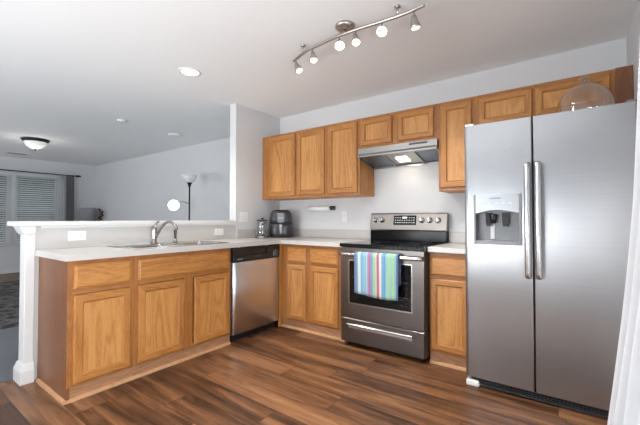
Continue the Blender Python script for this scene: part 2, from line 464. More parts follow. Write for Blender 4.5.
def rings_panel(u0, u1, v0, v1, prof, mp):
    m = MB(); rings = []
    for ins, h in prof: rings.append([m.bm.verts.new(mp(*p, h)) for p in ((u0 + ins, v0 + ins), (u1 - ins, v0 + ins), (u1 - ins, v1 - ins), (u0 + ins, v1 - ins))])
    m.bm.faces.new(rings[0][::-1])
    for a, b in zip(rings, rings[1:]):
        for i in range(4):
            j = (i + 1) % 4; f = m.bm.faces.new((a[i], a[j], b[j], b[i])); f.material_index = 1 if i in (0, 2) else 0
    f = m.bm.faces.new(rings[-1]); f.material_index = 2; return m


def door(face, plane, u0, u1, v0, v1, parent, fw=0.05, raised=False):
    prof = [(0, 0.0005), (0, 0.013), (0.007, 0.019), (fw - 0.004, 0.019), (fw + 0.001, 0.0105), (fw + 0.007, 0.0075)]
    if raised: prof += [(fw + 0.012, 0.009), (fw + 0.030, 0.013)]
    m = rings_panel(u0, u1, v0, v1, prof, mapper(face, plane))
    return m.build('door', [M['sz'], M['sy'] if face == 'x' else M['sx'], M['panel']], parent)


def drawer(face, plane, u0, u1, v0, v1, parent, name='drawer'):
    prof = [(0, 0.0005), (0, 0.010), (0.016, 0.019)]
    m = rings_panel(u0, u1, v0, v1, prof, mapper(face, plane)); h = M['oy'] if face == 'x' else M['ox']
    return m.build(name, [h, h, h], parent)


def frame(face, plane, u0, u1, v0, v1, stiles, rails, parent, d=0.019):
    """stiles: list of (u0,u1); rails: list of (v0,v1,ua,ub)"""
    m = MB(); mp = mapper(face, plane)
    def b(ua, ub, va, vb, mi):
        p, q = mp(ua, va, -d), mp(ub, vb, 0)
        m.box(min(p.x, q.x), max(p.x, q.x), min(p.y, q.y), max(p.y, q.y), va, vb, mi=mi)
    for a, c in stiles: b(a, c, v0, v1, 0)
    for va, vb, ua, ub in rails: b(ua, ub, va, vb, 1)
    return m.build('face_frame', [M['fz'], M['fy'] if face == 'x' else M['fx']], parent)


def carcass(x0, x1, y0, y1, z0, z1, parent, mat='oz', name='carcass'):
    return bx(x0, x1, y0, y1, z0, z1).build(name, mat, parent)


FX = 0.547   # peninsula face frame plane
# drawer-and-door cabinet at the peninsula's open end
c = thing('base_cabinet', 'oak base cabinet at the open end of the peninsula, one drawer over one door', 'cabinet', (0.28, -2.30, 0), 'oak base cabinets')
carcass(0.012, FX - 0.0195, -2.488, -2.106, 0.0, 0.873, c)
frame('x', FX, -2.507, -2.106, 0.088, 0.873, [(-2.507, -2.462), (-2.135, -2.106)], [(0.842, 0.873, -2.462, -2.135), (0.66, 0.70, -2.462, -2.135), (0.088, 0.12, -2.462, -2.135)], c)
drawer('x', FX, -2.474, -2.13, 0.692, 0.845, c); door('x', FX, -2.474, -2.13, 0.105, 0.656, c)
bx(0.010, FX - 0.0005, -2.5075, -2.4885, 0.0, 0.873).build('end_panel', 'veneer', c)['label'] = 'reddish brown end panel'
bx(FX - 0.0188, FX - 0.006, -2.505, -2.106, 0.0, 0.0875).build('toe_board', 'toe_y', c)
m = MB(); m.loops([[Vector((0.034, y, z)) for y, z in ((-2.508, 0), (-2.524, 0), (-2.521, 0.012), (-2.508, 0.02))], [Vector((FX + 0.008, y, z)) for y, z in ((-2.508, 0), (-2.524, 0), (-2.521, 0.012), (-2.508, 0.02))]], smooth=False)
m.loops([[Vector((x, -2.508, z)) for x, z in ((FX - 0.0055, 0), (FX + 0.010, 0), (FX + 0.007, 0.012), (FX - 0.0055, 0.02))], [Vector((x, -2.106, z)) for x, z in ((FX - 0.0055, 0), (FX + 0.010, 0), (FX + 0.007, 0.012), (FX - 0.0055, 0.02))]], smooth=False)
m.build('shoe_moulding', 'shoe_y', c)
# sink base cabinet
c = thing('sink_cabinet', 'wide oak sink cabinet with false drawer front over two doors, left of the dishwasher', 'cabinet', (0.28, -1.675, 0), 'oak base cabinets')
m = MB(); m.box(0.012, FX - 0.0195, -2.105, -2.09, 0, 0.873).box(0.012, FX - 0.0195, -1.262, -1.247, 0, 0.873).box(0.012, FX - 0.0195, -2.09, -1.262, 0.09, 0.105).box(0.012, 0.02, -2.09, -1.262, 0.105, 0.873)
m.build('carcass', 'oz', c)
frame('x', FX, -2.105, -1.247, 0.088, 0.873, [(-2.105, -2.065), (-1.715, -1.632), (-1.285, -1.247)], [(za, zb_, p, q) for za, zb_ in ((0.842, 0.873), (0.66, 0.70), (0.088, 0.12)) for p, q in ((-2.065, -1.715), (-1.632, -1.285))], c)
drawer('x', FX, -2.080, -1.272, 0.692, 0.842, c, 'false_drawer_front')
door('x', FX, -2.080, -1.712, 0.105, 0.656, c); door('x', FX, -1.625, -1.268, 0.105, 0.656, c)
bx(FX - 0.0188, FX - 0.006, -2.105, -1.247, 0.0, 0.0875).build('toe_board', 'toe_y', c)
m = MB(); m.loops([[Vector((x, yy, z)) for x, z in ((FX - 0.0055, 0), (FX + 0.010, 0), (FX + 0.007, 0.012), (FX - 0.0055, 0.02))] for yy in (-2.105, -1.247)], smooth=False)
m.build('shoe_moulding', 'shoe_y', c)
# corner cabinet + double base on the back run
FY = -0.575
c = thing('corner_base_cabinet', 'oak base cabinet in the corner, two drawers over two doors, left of the range', 'cabinet', (0.95, -0.30, 0), 'oak base cabinets')
carcass(0.57, 1.360, -0.555, -0.002, 0.0, 0.873, c)
frame('y', FY, 0.567, 1.360, 0.088, 0.873, [(0.567, 0.672), (0.886, 0.965), (1.270, 1.360)], [(0.842, 0.873, 0.672, 0.886), (0.842, 0.873, 0.965, 1.27), (0.66, 0.70, 0.672, 0.886), (0.66, 0.70, 0.965, 1.27), (0.088, 0.12, 0.672, 0.886), (0.088, 0.12, 0.965, 1.27)], c)
for a, b in ((0.657, 0.897), (0.952, 1.284)):
    drawer('y', FY, a, b, 0.692, 0.842, c); door('y', FY, a, b, 0.105, 0.664, c, 0.045)
bx(0.545, 0.5665, -0.612, -0.5755, 0.0, 0.873).build('filler_strip', 'oz', c)
bx(0.567, 1.360, FY + 0.006, FY + 0.0188, 0.0, 0.0875).build('toe_board', 'toe_x', c)
m = MB(); m.loops([[Vector((xx, y, z)) for y, z in ((FY + 0.0055, 0), (FY - 0.010, 0), (FY - 0.007, 0.012), (FY + 0.0055, 0.02))] for xx in (0.568, 1.360)], smooth=False)
m.build('shoe_moulding', 'shoe_y', c)
# narrow base between range and refrigerator
c = thing('narrow_base_cabinet', 'narrow oak base cabinet with drawer and door between range and refrigerator', 'cabinet', (2.30, -0.30, 0), 'oak base cabinets')
carcass(2.1475, 2.4600, -0.555, -0.002, 0.0, 0.873, c)
frame('y', FY, 2.1475, 2.4600, 0.088, 0.873, [(2.1475, 2.178), (2.425, 2.4600)], [(0.842, 0.873, 2.178, 2.425), (0.66, 0.70, 2.178, 2.425), (0.088, 0.12, 2.178, 2.425)], c)
drawer('y', FY, 2.160, 2.442, 0.692, 0.842, c); door('y', FY, 2.160, 2.442, 0.112, 0.664, c, 0.045)
bx(2.1475, 2.4600, FY + 0.006, FY + 0.0188, 0.0, 0.0875).build('toe_board', 'toe_x', c)
m = MB(); m.loops([[Vector((xx, y, z)) for y, z in ((FY + 0.0055, 0), (FY - 0.010, 0), (FY - 0.007, 0.012), (FY + 0.0055, 0.02))] for xx in (2.148, 2.460)], smooth=False)
m.build('shoe_moulding', 'shoe_y', c)

# ---- wall cabinets
UY = -0.312; ZT = 2.134; ZB = 1.372
def upper(name, label, x0, x1, z0, doors, stiles, loc=None, **kw):
    c = thing(name, label, 'cabinet', ((x0 + x1) / 2, -0.16, z0), 'oak wall cabinets')
    carcass(x0, x1, UY + 0.0195, -0.001, z0, ZT, c, 'oz')
    rails = []
    for (a, b), (p, q) in zip(stiles, stiles[1:]): rails += [(ZT - 0.04, ZT, b, p), (z0, z0 + 0.04, b, p)]
    frame('y', UY, x0, x1, z0, ZT, stiles, rails, c)
    for a, b in doors: door('y', UY, a, b, z0 + 0.028, ZT - 0.028, c, kw.get('fw', 0.052), raised=False)
    return c
upper('wall_cabinet', 'two-door oak wall cabinet against the left corner wall', 0.003, 0.962, ZB, [(0.125, 0.530), (0.566, 0.938)], [(0.003, 0.14), (0.515, 0.58), (0.925, 0.962)])
upper('wall_cabinet', 'single-door oak wall cabinet beside the range hood, left of it', 0.9625, 1.367, ZB, [(0.990, 1.340)], [(0.9625, 1.005), (1.325, 1.367)])
upper('hood_cabinet', 'short two-door oak cabinet above the range hood', 1.3675, 2.143, 1.826, [(1.388, 1.716), (1.776, 2.106)], [(1.3675, 1.402), (1.70, 1.79), (2.092, 2.143)], fw=0.045)
upper('wall_cabinet', 'narrow tall single-door oak wall cabinet between range hood and refrigerator', 2.1435, 2.4355, ZB, [(2.162, 2.416)], [(2.1435, 2.176), (2.402, 2.4355)])
c = upper('fridge_cabinet', 'short two-door oak cabinet above the refrigerator, behind the glass dome', 2.436, 3.310, 1.86, [(2.466, 2.838), (2.856, 3.285)], [(2.436, 2.48), (2.826, 2.868), (3.27, 3.310)], fw=0.045)
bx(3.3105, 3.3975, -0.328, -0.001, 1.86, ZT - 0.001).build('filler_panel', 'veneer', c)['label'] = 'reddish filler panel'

# ================================================================ WORKTOPS
CT0, CT1 = 0.8745, 0.914; CX = 0.583; CY = -0.62
hx0, hx1, hy0, hy1 = 0.075, 0.505, -2.055, -1.285
c = thing('worktop', 'pale laminate worktop turning the corner from the peninsula to the range', 'worktop', (0.3, -1.2, CT0))
m = MB()
pts = [(0.0015, -2.528), (CX, -2.528), (CX, CY), (1.362, CY), (1.362, -0.0015), (0.0015, -0.0015)]
# outer skin with a rectangular cut-out for the sink
P = [(0.0015, -2.528), (hx0, -2.528), (hx1, -2.528), (CX, -2.528)]
for z, flip in ((CT1, False), (CT0, True)):
    for q in ([(0.0015, -2.528), (CX, -2.528), (CX, hy0), (0.0015, hy0)], [(0.0015, hy0), (hx0, hy0), (hx0, hy1), (0.0015, hy1)], [(hx1, hy0), (CX, hy0), (CX, hy1), (hx1, hy1)],
              [(0.0015, hy1), (CX, hy1), (CX, CY), (0.0015, CY)], [(0.0015, CY), (1.362, CY), (1.362, -0.0015), (0.0015, -0.0015)]):
        m.quad(*[(x, y, z) for x, y in q])
for loop in (pts, [(hx0, hy0), (hx0, hy1), (hx1, hy1), (hx1, hy0)]):
    for (a, b), (p, q) in zip(loop, loop[1:] + loop[:1]): m.quad((a, b, CT0), (p, q, CT0), (p, q, CT1), (a, b, CT1))
m.build('slab', 'counter', c)
m = MB(); m.box(0.0215, 1.362, -0.0215, -0.0015, 0.9145, 1.015, 0.003).box(0.0015, 0.0215, -0.722, -0.0015, 0.9145, 1.015, 0.003)
m.build('backsplash', 'splash', c)['label'] = 'low laminate upstand'
c = thing('small_worktop', 'short pale laminate worktop between range and refrigerator', 'worktop', (2.30, -0.3, CT0))
bx(2.1465, 2.4605, CY, -0.0015, CT0, CT1, 0.003).build('slab', 'counter', c)
bx(2.1475, 2.4605, -0.0215, -0.0015, 0.9145, 1.015, 0.003).build('backsplash', 'splash', c)['label'] = 'low laminate upstand'

# ================================================================ SINK, FAUCET
c = thing('kitchen_sink', 'double-bowl stainless steel sink set into the peninsula worktop', 'sink', (0.29, -1.67, 0.914))
def rrect(x0, x1, y0, y1, r, z, n=5):
    out = []
    for cx, cy, a0 in ((x1 - r, y1 - r, 0), (x0 + r, y1 - r, PI / 2), (x0 + r, y0 + r, PI), (x1 - r, y0 + r, 1.5 * PI)):
        for k in range(n + 1): a = a0 + PI / 2 * k / n; out.append(Vector((cx + r * math.cos(a), cy + r * math.sin(a), z)))
    return out
sx0, sx1, sy0, sy1 = 0.055, 0.530, -2.085, -1.255
bowls = [(0.15, 0.495, -2.045, -1.69), (0.15, 0.495, -1.65, -1.295)]
m = MB()
# deck built from strips around the two bowls, with a raised outer lip
zr = 0.9185
for q in ((sx0, sx1, sy0, bowls[0][2]), (sx0, sx1, bowls[1][3], sy1), (sx0, 0.15, bowls[0][2], bowls[1][3]), (0.495, sx1, bowls[0][2], bowls[1][3]), (0.15, 0.495, bowls[0][3], bowls[1][2])):
    m.box(q[0], q[1], q[2], q[3], 0.9145, zr)
m.tube([(sx0, sy0, zr), (sx1, sy0, zr), (sx1, sy1, zr), (sx0, sy1, zr), (sx0, sy0, zr)], 0.0038, 8)
m.build('rim', 'sink', c)
for a, b, p, q in bowls:
    m = MB()
    m.loops([rrect(a, b, p, q, 0.004, zr - 0.001), rrect(a + 0.004, b - 0.004, p + 0.004, q - 0.004, 0.03, zr - 0.012), rrect(a + 0.012, b - 0.012, p + 0.012, q - 0.012, 0.04, 0.77), rrect(a + 0.04, b - 0.04, p + 0.04, q - 0.04, 0.04, 0.745)], cap0=False)
    o = m.build('bowl', 'sink', c)
    m = MB(); m.lathe(((a + b) / 2, (p + q) / 2, 0.7455), [(0.045, 0), (0.045, 0.003), (0.03, 0.003), (0.028, 0.0005)]); m.build('drain', 'chrome', o)
c = thing('kitchen_faucet', 'arched chrome single-lever faucet behind the sink', 'faucet', (0.10, -1.72, zr + 0.001))
zb = zr + 0.001
m = MB(); m.lathe((0.10, -1.72, zb), [(0.03, 0), (0.03, 0.006), (0.022, 0.012), (0.020, 0.05), (0.022, 0.10), (0.023, 0.125), (0.017, 0.145), (0.006, 0.152)])
m.build('body', 'chrome', c)
m = MB(); pts = []
for k in range(19):
    s_ = k / 18; ang = s_
    r = 0.02 + 0.25 * s_
    z = zb + 0.055 + 0.135 * math.sin(min(1.0, s_ * 1.02) * 0.80 * PI) ** 0.9 * 1.0
    pts.append((0.10 + r * 0.975, -1.72 + r * 0.22, z))
pts = pts[:-2] + [(pts[-2][0], pts[-2][1], pts[-2][2] - 0.004), (pts[-2][0] + 0.008, pts[-2][1] + 0.004, pts[-2][2] - 0.022)]
m.tube(pts, 0.0115, 12); m.build('spout', 'chrome', c)
m = MB(); m.tube([(0.10, -1.72, zb + 0.145), (0.100, -1.712, zb + 0.165), (0.103, -1.698, zb + 0.182), (0.108, -1.682, zb + 0.192)], [0.008, 0.009, 0.009, 0.011], 10)
m.build('lever', 'chrome', c)
c = thing('side_sprayer', 'slim chrome side sprayer standing at the sink, right of the faucet', 'sprayer', (0.10, -1.52, zb))
m = MB(); m.lathe((0.10, -1.52, zb), [(0.022, 0), (0.022, 0.005), (0.015, 0.012), (0.013, 0.03)]); m.build('holder', 'chrome', c)
m = MB(); m.lathe((0.10, -1.52, zb + 0.0305), [(0.010, 0), (0.011, 0.03), (0.014, 0.055), (0.016, 0.075), (0.010, 0.088)]); m.build('spray_head', 'gplastic', c)

# ================================================================ DISHWASHER
c = thing('dishwasher', 'stainless dishwasher with black control panel built into the peninsula', 'dishwasher', (0.28, -0.93, 0))
y0, y1 = -1.240, -0.6205
bx(0.03, 0.530, y0, y1, 0.10, 0.868).build('tub', 'bplastic', c)
m = MB(); n = 14; rings = []
for k in range(n + 1):
    y = y0 + 0.008 + (y1 - y0 - 0.013) * k / n; e = abs(k / n - 0.5) * 2
    xo = 0.572 - 0.010 * e ** 6
    rings.append([Vector((0.5305, y, 0.068)), Vector((xo - 0.006, y, 0.071)), Vector((xo, y, 0.080)), Vector((xo, y, 0.728)), Vector((xo - 0.004, y, 0.735)), Vector((0.5305, y, 0.735))])
m.loops(rings); m.build('door', 'steel_z', c)
p = MB(); yy0, yy1 = y0 + 0.006, y1 - 0.004
# control panel with a recessed pocket handle
p.box(0.5305, 0.576, yy0, yy1, 0.736, 0.795, 0.004).box(0.5305, 0.576, yy0, yy0 + 0.17, 0.795, 0.85).box(0.5305, 0.576, yy1 - 0.17, yy1, 0.795, 0.85).box(0.5305, 0.552, yy0 + 0.17, yy1 - 0.17, 0.795, 0.85).box(0.5305, 0.574, yy0, yy1, 0.8502, 0.866, 0.003)
pn = p.build('control_panel', 'bplastic', c)
m = MB(); m.lathe((0.5765, -0.685, 0.778), [(0.030, 0), (0.030, 0.003), (0.022, 0.004), (0.022, 0.018), (0.018, 0.022)], 28, (1, 0, 0)); m.build('dial', 'gplastic', pn)
m = MB()
for k in range(20):
    if k in (14, 15, 16): continue
    a = 2 * PI * k / 20; m.box(0.5765, 0.5775, -0.685 + 0.034 * math.cos(a) - 0.003, -0.685 + 0.034 * math.cos(a) + 0.003, 0.778 + 0.034 * math.sin(a) - 0.003, 0.778 + 0.034 * math.sin(a) + 0.003)
m.build('dial_marks', 'marks', pn)
m = MB()
for k in range(9): m.box(0.5765, 0.5772, y0 + 0.05 + k * 0.0075, y0 + 0.055 + k * 0.0075, 0.757, 0.764)
m.build('badge', 'marks', pn)
m = MB()
for k in range(4): m.box(0.5765, 0.5775, -0.965 + k * 0.022, -0.952 + k * 0.022, 0.766 + 0.006 * (k % 2), 0.773 + 0.006 * (k % 2))
m.build('button_marks', 'dmarks', pn)
for yv in (y0 + 0.06, y1 - 0.20): bx(0.566, 0.578, yv, yv + 0.018, 0.8665, 0.8735).build('mounting_tab', 'marks', c)
bx(0.40, 0.512, y0 + 0.004, y1 - 0.004, 0.0, 0.0995).build('toe_kick', 'bplastic', c)

# ================================================================ RANGE
c = thing('electric_range', 'dark stainless electric range with black glass cooktop, striped towel on its door', 'range', (1.755, -0.34, 0))
x0, x1 = 1.3665, 2.1425
m = MB(); m.box(x0 + 0.002, x1 - 0.002, -0.638, -0.02, 0.045, 0.885).build('body', 'gplastic', c)
for fx in (x0 + 0.05, x1 - 0.05):
    for fy in (-0.60, -0.08): MB().cyl((fx, fy, 0.0), (fx, fy, 0.0448), 0.018).build('foot', 'bplastic', c)
o = bx(x0, x1, -0.688, -0.02, 0.8855, 0.917, 0.005, 2).build('cooktop', 'bglass', c)
for px, py, r in ((1.56, -0.50, 0.10), (1.95, -0.50, 0.08), (1.56, -0.22, 0.08), (1.95, -0.22, 0.10)):
    m = MB()
    for rr in (r,): m.lathe((px, py, 0.9171), [(rr - 0.0025, 0), (rr - 0.0025, 0.0003), (rr, 0.0003), (rr, 0)], 40, cap0=False, cap1=False)
    m.build('burner_ring', 'dmarks', o)
# oven door: frame around the window
dz0, dz1 = 0.262, 0.878
wx0, wx1, wz_0, wz_1 = 1.462, 2.035, 0.395, 0.765
m = MB(); m.box(x0 + 0.006, wx0, -0.672, -0.6385, dz0, dz1).box(wx1, x1 - 0.006, -0.672, -0.6385, dz0, dz1).box(wx0, wx1, -0.672, -0.6385, dz0, wz_0).box(wx0, wx1, -0.672, -0.6385, wz_1, dz1)
d = m.build('oven_door', 'steel_dark', c)
bx(wx0 + 0.0002, wx1 - 0.0002, -0.6690, -0.645, wz_0 + 0.0002, wz_1 - 0.0002).build('window', 'bglass', d)
m = MB(); t = 0.008
m.box(wx0 - t, wx1 + t, -0.6745, -0.6722, wz_0 - t, wz_0).box(wx0 - t, wx1 + t, -0.6745, -0.6722, wz_1, wz_1 + t).box(wx0 - t, wx0, -0.6745, -0.6722, wz_0, wz_1).box(wx1, wx1 + t, -0.6745, -0.6722, wz_0, wz_1)
m.build('window_trim', 'steel_handle', d)
m = MB()
for zz in (0.50, 0.62): m.cyl((wx0 + 0.03, -0.6693, zz), (wx1 - 0.03, -0.6693, zz), 0.0012, 6)
m.build('rack_line', 'dmarks', d)
hb = MB(); hz = 0.822; rings = []
for k in range(17):
    s_ = k / 16; x = x0 + 0.012 + (x1 - x0 - 0.024) * s_; yb = -0.700 - 0.016 * math.sin(PI * s_) ** 0.5
    rings.append([Vector((x, yb + 0.008, hz - 0.018)), Vector((x, yb - 0.004, hz - 0.014)), Vector((x, yb - 0.008, hz)), Vector((x, yb - 0.004, hz + 0.014)), Vector((x, yb + 0.008, hz + 0.018))])
hb.loops(rings)
for xx in (x0 + 0.014, x1 - 0.044): hb.box(xx, xx + 0.03, -0.702, -0.6725, hz - 0.014, hz + 0.014, 0.003)
hb.build('handle', 'steel_handle', d)
m = MB(); m.box(x0 + 0.006, x1 - 0.006, -0.672, -0.6385, 0.047, 0.252, 0.004)
dr = m.build('storage_drawer', 'steel_dark', c)
m = MB(); m.box(1.452, 2.042, -0.690, -0.6722, 0.197, 0.212, 0.003).box(1.452, 2.042, -0.6795, -0.6722, 0.172, 0.196, 0.002)
m.build('pull', 'steel_handle', dr)
m = MB(); m.box(x0 + 0.001, x1 - 0.001, -0.094, -0.02, 0.9175, 1.02, 0.003)
bgd = m.build('backguard', plain('black_enamel', (0.005, 0.005, 0.006), 0.15, spec=0.12), c)
m = MB(); m.loops([[Vector((x, y, z)) for y, z in ((-0.022, 1.0205), (-0.098, 1.0205), (-0.102, 1.03), (-0.098, 1.055), (-0.075, 1.182), (-0.062, 1.193), (-0.022, 1.193))] for x in (x0, x1)], smooth=False)
cp = m.build('control_panel', 'steel_guard', bgd)
def onface(x, z, off): # point on the sloped panel face
    k = (z - 1.055) / (1.182 - 1.055); y = -0.098 + 0.023 * k
    nrm = Vector((0, -(1.182 - 1.055), -0.023)).normalized() * 1.0; nrm = Vector((0, -0.984, 0.178))
    return Vector((x, y, z)) + nrm * off, nrm
def facebox(m, xa, xb, za, zb_, off0, off1, mi=0):
    r = []
    for off in (off0, off1): r.append([onface(xa, za, off)[0], onface(xb, za, off)[0], onface(xb, zb_, off)[0], onface(xa, zb_, off)[0]])
    m.loops(r, smooth=False, mi=mi)
m = MB(); facebox(m, 1.625, 1.856, 1.075, 1.168, 0.0004, 0.003)
o = m.build('display', 'bglass', cp)
m = MB()
for i in range(9):
    for j, zz in enumerate((1.095, 1.118, 1.142)):
        if i in (3, 4, 5) and j == 2: continue
        xx = 1.640 + i * 0.0235
        facebox(m, xx, xx + 0.012, zz, zz + 0.007, 0.0032, 0.0038)
facebox(m, 1.715, 1.765, 1.138, 1.156, 0.0032, 0.0038)
m.build('display_marks', 'digit', o)
for kx in (1.424, 1.497, 1.912, 1.988, 2.066):
    p, nrm = onface(kx, 1.122, 0.0005); m = MB()
    m.lathe(p, [(0.027, 0), (0.027, 0.004), (0.021, 0.007), (0.019, 0.026), (0.015, 0.030)], 24, nrm); k_ = m.build('knob', 'steel_handle', cp)
    p, nrm = onface(kx, 1.122, 0.031); m = MB(); m.box(p.x - 0.004, p.x + 0.004, p.y - 0.008, p.y + 0.001, p.z - 0.017, p.z + 0.019, 0.002); m.build('grip', 'steel_handle', k_)

# ---- towel hanging over the oven door handle
m = MB(); L_ = []
nx, tx0, tx1 = 40, 1.552, 1.952
def tw(xn, s_):
    """s_: 0 at back hem .. 1 at front hem"""
    wob = 0.003 * math.sin(xn * 17 + 1.0) + 0.002 * math.sin(xn * 41)
    if s_ < 0.30:
        z = 0.60 + (0.838 - 0.60) * (s_ / 0.30); y = -0.6835 + 0.0 * wob
    elif s_ < 0.42:
        a = (s_ - 0.30) / 0.12 * PI; cy_ = (-0.6835 - 0.7375) / 2; ry = (0.7375 - 0.6835) / 2
        y = cy_ + ry * math.cos(a); z = 0.838 + 0.014 * math.sin(a)
    else:
        k = (s_ - 0.42) / 0.58; bot = 0.487 + 0.012 * (1 - xn) ** 3 + 0.006 * math.cos(xn * 5)
        z = 0.838 + (bot - 0.838) * k; y = -0.7375 - wob * (0.3 + k) - 0.006 * k
    x = tx0 + (tx1 - tx0) * xn + 0.012 * (1 - xn) * max(0, s_ - 0.42)
    return Vector((x, y, z))
S = [0, 0.15, 0.28, 0.30, 0.33, 0.36, 0.39, 0.42] + [0.42 + 0.58 * k / 14 for k in range(1, 15)]
grid = [[m.bm.verts.new(tw(i / nx, s_)) for i in range(nx + 1)] for s_ in S]
uvl = m.bm.loops.layers.uv.new('UVMap')
for a in range(len(S) - 1):
    for i in range(nx):
        f = m.bm.faces.new((grid[a][i], grid[a][i + 1], grid[a + 1][i + 1], grid[a + 1][i])); f.smooth = True
        for l, (ii, aa) in zip(f.loops, ((i, a), (i + 1, a), (i + 1, a + 1), (i, a + 1))): l[uvl].uv = (min(0.999, max(0.001, ii / nx)), S[aa])
o = one(m, 'dish_towel', 'towel', (1.752, -0.71, 0.49), 'multicoloured striped dish towel hanging over the oven door handle', 'towel')
sm = o.modifiers.new('thickness', 'SOLIDIFY'); sm.thickness = 0.004; sm.offset = 0

# ================================================================ RANGE HOOD
c = thing('range_hood', 'slim stainless range hood with lit underside above the range', 'range hood', (1.755, -0.18, 1.64))
hx_0, hx_1 = 1.3685, 2.142
m = MB()
prof = [(-0.004, 1.825), (-0.335, 1.825), (-0.352, 1.822), (-0.352, 1.768), (-0.364, 1.752), (-0.364, 1.737), (-0.350, 1.733)]
# shell: top, fascia, lip; the sloping underside is recessed between end cheeks
m.loops([[Vector((x, y, z)) for y, z in ((-0.334, 1.825), (-0.352, 1.822), (-0.352, 1.768), (-0.364, 1.752), (-0.364, 1.737), (-0.345, 1.732), (-0.334, 1.740))] for x in (hx_0, hx_1)], smooth=False)
m.box(hx_0, hx_1, -0.334, -0.004, 1.800, 1.8255)
for xa, xb in ((hx_0, hx_0 + 0.012), (hx_1 - 0.012, hx_1)):
    m.loops([[Vector((x, y, z)) for y, z in ((-0.3345, 1.733), (-0.3345, 1.7995), (-0.004, 1.7995), (-0.004, 1.662))] for x in (xa, xb)], smooth=False)
m.box(hx_0, hx_1, -0.012, -0.004, 1.662, 1.7995)
m.build('shell', 'steel_hood', c)
m = MB()
def hz_(y): return 1.742 + (1.674 - 1.742) * ((y + 0.333) / (0.321))
def slab(xa, xb, ya, yb, off, th, mat, name, parent):
    mm = MB(); mm.loops([[Vector((x, y, hz_(y) + o_)) for y, o_ in ((ya, off), (yb, off), (yb, off + th), (ya, off + th))] for x in (xa, xb)], smooth=False); return mm.build(name, mat, parent)
slab(1.62, 1.93, -0.333, -0.0125, 0.004, 0.006, 'steel_hood', 'centre_panel', c)
slab(1.382, 1.6195, -0.333, -0.0125, 0.008, 0.006, 'filter', 'grease_filter', c)
slab(1.9305, 2.128, -0.333, -0.0125, 0.008, 0.006, 'filter', 'grease_filter', c)
for xx in (1.62, 1.918): slab(xx, xx + 0.012, -0.33, -0.015, -0.004, 0.0078, 'chrome', 'divider', c)
slab(1.705, 1.815, -0.225, -0.115, -0.004, 0.0078, 'hoodlens', 'light_lens', c)
bx(1.895, 2.06, -0.3555, -0.3522, 1.797, 1.812, 0.001).build('switch_panel', 'bplastic', c)
l = bpy.data.lights.new('hood_lamp', 'AREA'); l.shape = 'RECTANGLE'; l.size = 0.13; l.size_y = 0.10; l.energy = 0.5; l.color = (1, 0.88, 0.70)
o = bpy.data.objects.new('hood_lamp', l); col.objects.link(o); o.location = (1.7625 - 1.755, -0.17 + 0.18, 1.680 - 1.64); o.parent = c

# ================================================================ REFRIGERATOR
c = thing('refrigerator', 'large stainless side-by-side refrigerator with ice and water dispenser', 'refrigerator', (2.92, -0.45, 0))
fx0, fx1, fg0, fg1 = 2.4665, 3.376, 2.8690, 2.8775
bx(fx0 + 0.004, fx1 - 0.004, -0.725, -0.03, 0.03, 1.757).build('cabinet_body', 'mplastic', c)
FF = -0.795; dd0 = -0.7255
def fdoor(xa, xb, cut=None):
    """door shell with softly rounded vertical edges; cut leaves the dispenser opening"""
    zs = [0.065, 1.775]; m = MB()
    def prof(xa, xb, la, lb):
        out = [(xa, dd0)]
        if la: out += [(xa, FF + 0.022), (xa + 0.004, FF + 0.010), (xa + 0.012, FF + 0.003), (xa + 0.024, FF)] if xa < 2.8 else [(xa, FF + 0.006), (xa + 0.0015, FF + 0.0015), (xa + 0.006, FF)]
        else: out += [(xa, FF)]
        if lb: out += [(xb - 0.024, FF), (xb - 0.012, FF + 0.003), (xb - 0.004, FF + 0.010), (xb, FF + 0.022)] if xb > 3 else [(xb - 0.006, FF), (xb - 0.0015, FF + 0.0015), (xb, FF + 0.006)]
        else: out += [(xb, FF)]
        return out + [(xb, dd0)]
    def seg(a, b, z0, z1, la, lb):
        m.loops([[Vector((x, y, z)) for x, y in prof(a, b, la, lb)] for z in (z0, z1)], smooth=False)
    if cut:
        ca, cb, cz0, cz1 = cut
        seg(xa, xb, 0.065, cz0, True, True); seg(xa, xb, cz1, 1.775, True, True); seg(xa, ca, cz0, cz1, True, False); seg(cb, xb, cz0, cz1, False, True)
    else: seg(xa, xb, 0.065, 1.775, True, True)
    return m
D = (2.527, 2.812, 0.965, 1.297)
dl = fdoor(fx0, fg0, D).build('freezer_door', 'steel_x', c)
drr = fdoor(fg1, fx1).build('fridge_door', 'steel_x', c)
for xx, dp, nm in ((2.846, dl, 'a'), (2.903, drr, 'b')):
    m = MB(); rings = []; zz = [0.765, 0.775, 0.80, 0.86, 1.0, 1.12, 1.25, 1.38, 1.45, 1.475, 1.487]
    for z in zz:
        s_ = (z - 0.765) / 0.722; out = 0.050 + 0.018 * math.sin(PI * s_); wd = 0.0165 if 0.77 < z < 1.48 else 0.012
        yf = FF - out; yi = yf + 0.018
        if z in (0.765, 1.487): yf += 0.006
        rings.append([Vector((xx - wd, yi, z)), Vector((xx - wd, yf + 0.006, z)), Vector((xx - wd * 0.5, yf, z)), Vector((xx + wd * 0.5, yf, z)), Vector((xx + wd, yf + 0.006, z)), Vector((xx + wd, yi, z))])
    m.loops(rings, smooth=True)
    for z in (0.79, 1.43): m.box(xx - 0.011, xx + 0.011, FF - 0.036, FF - 0.0005, z, z + 0.035, 0.002)
    m.build('handle', 'steel_handle', dp)
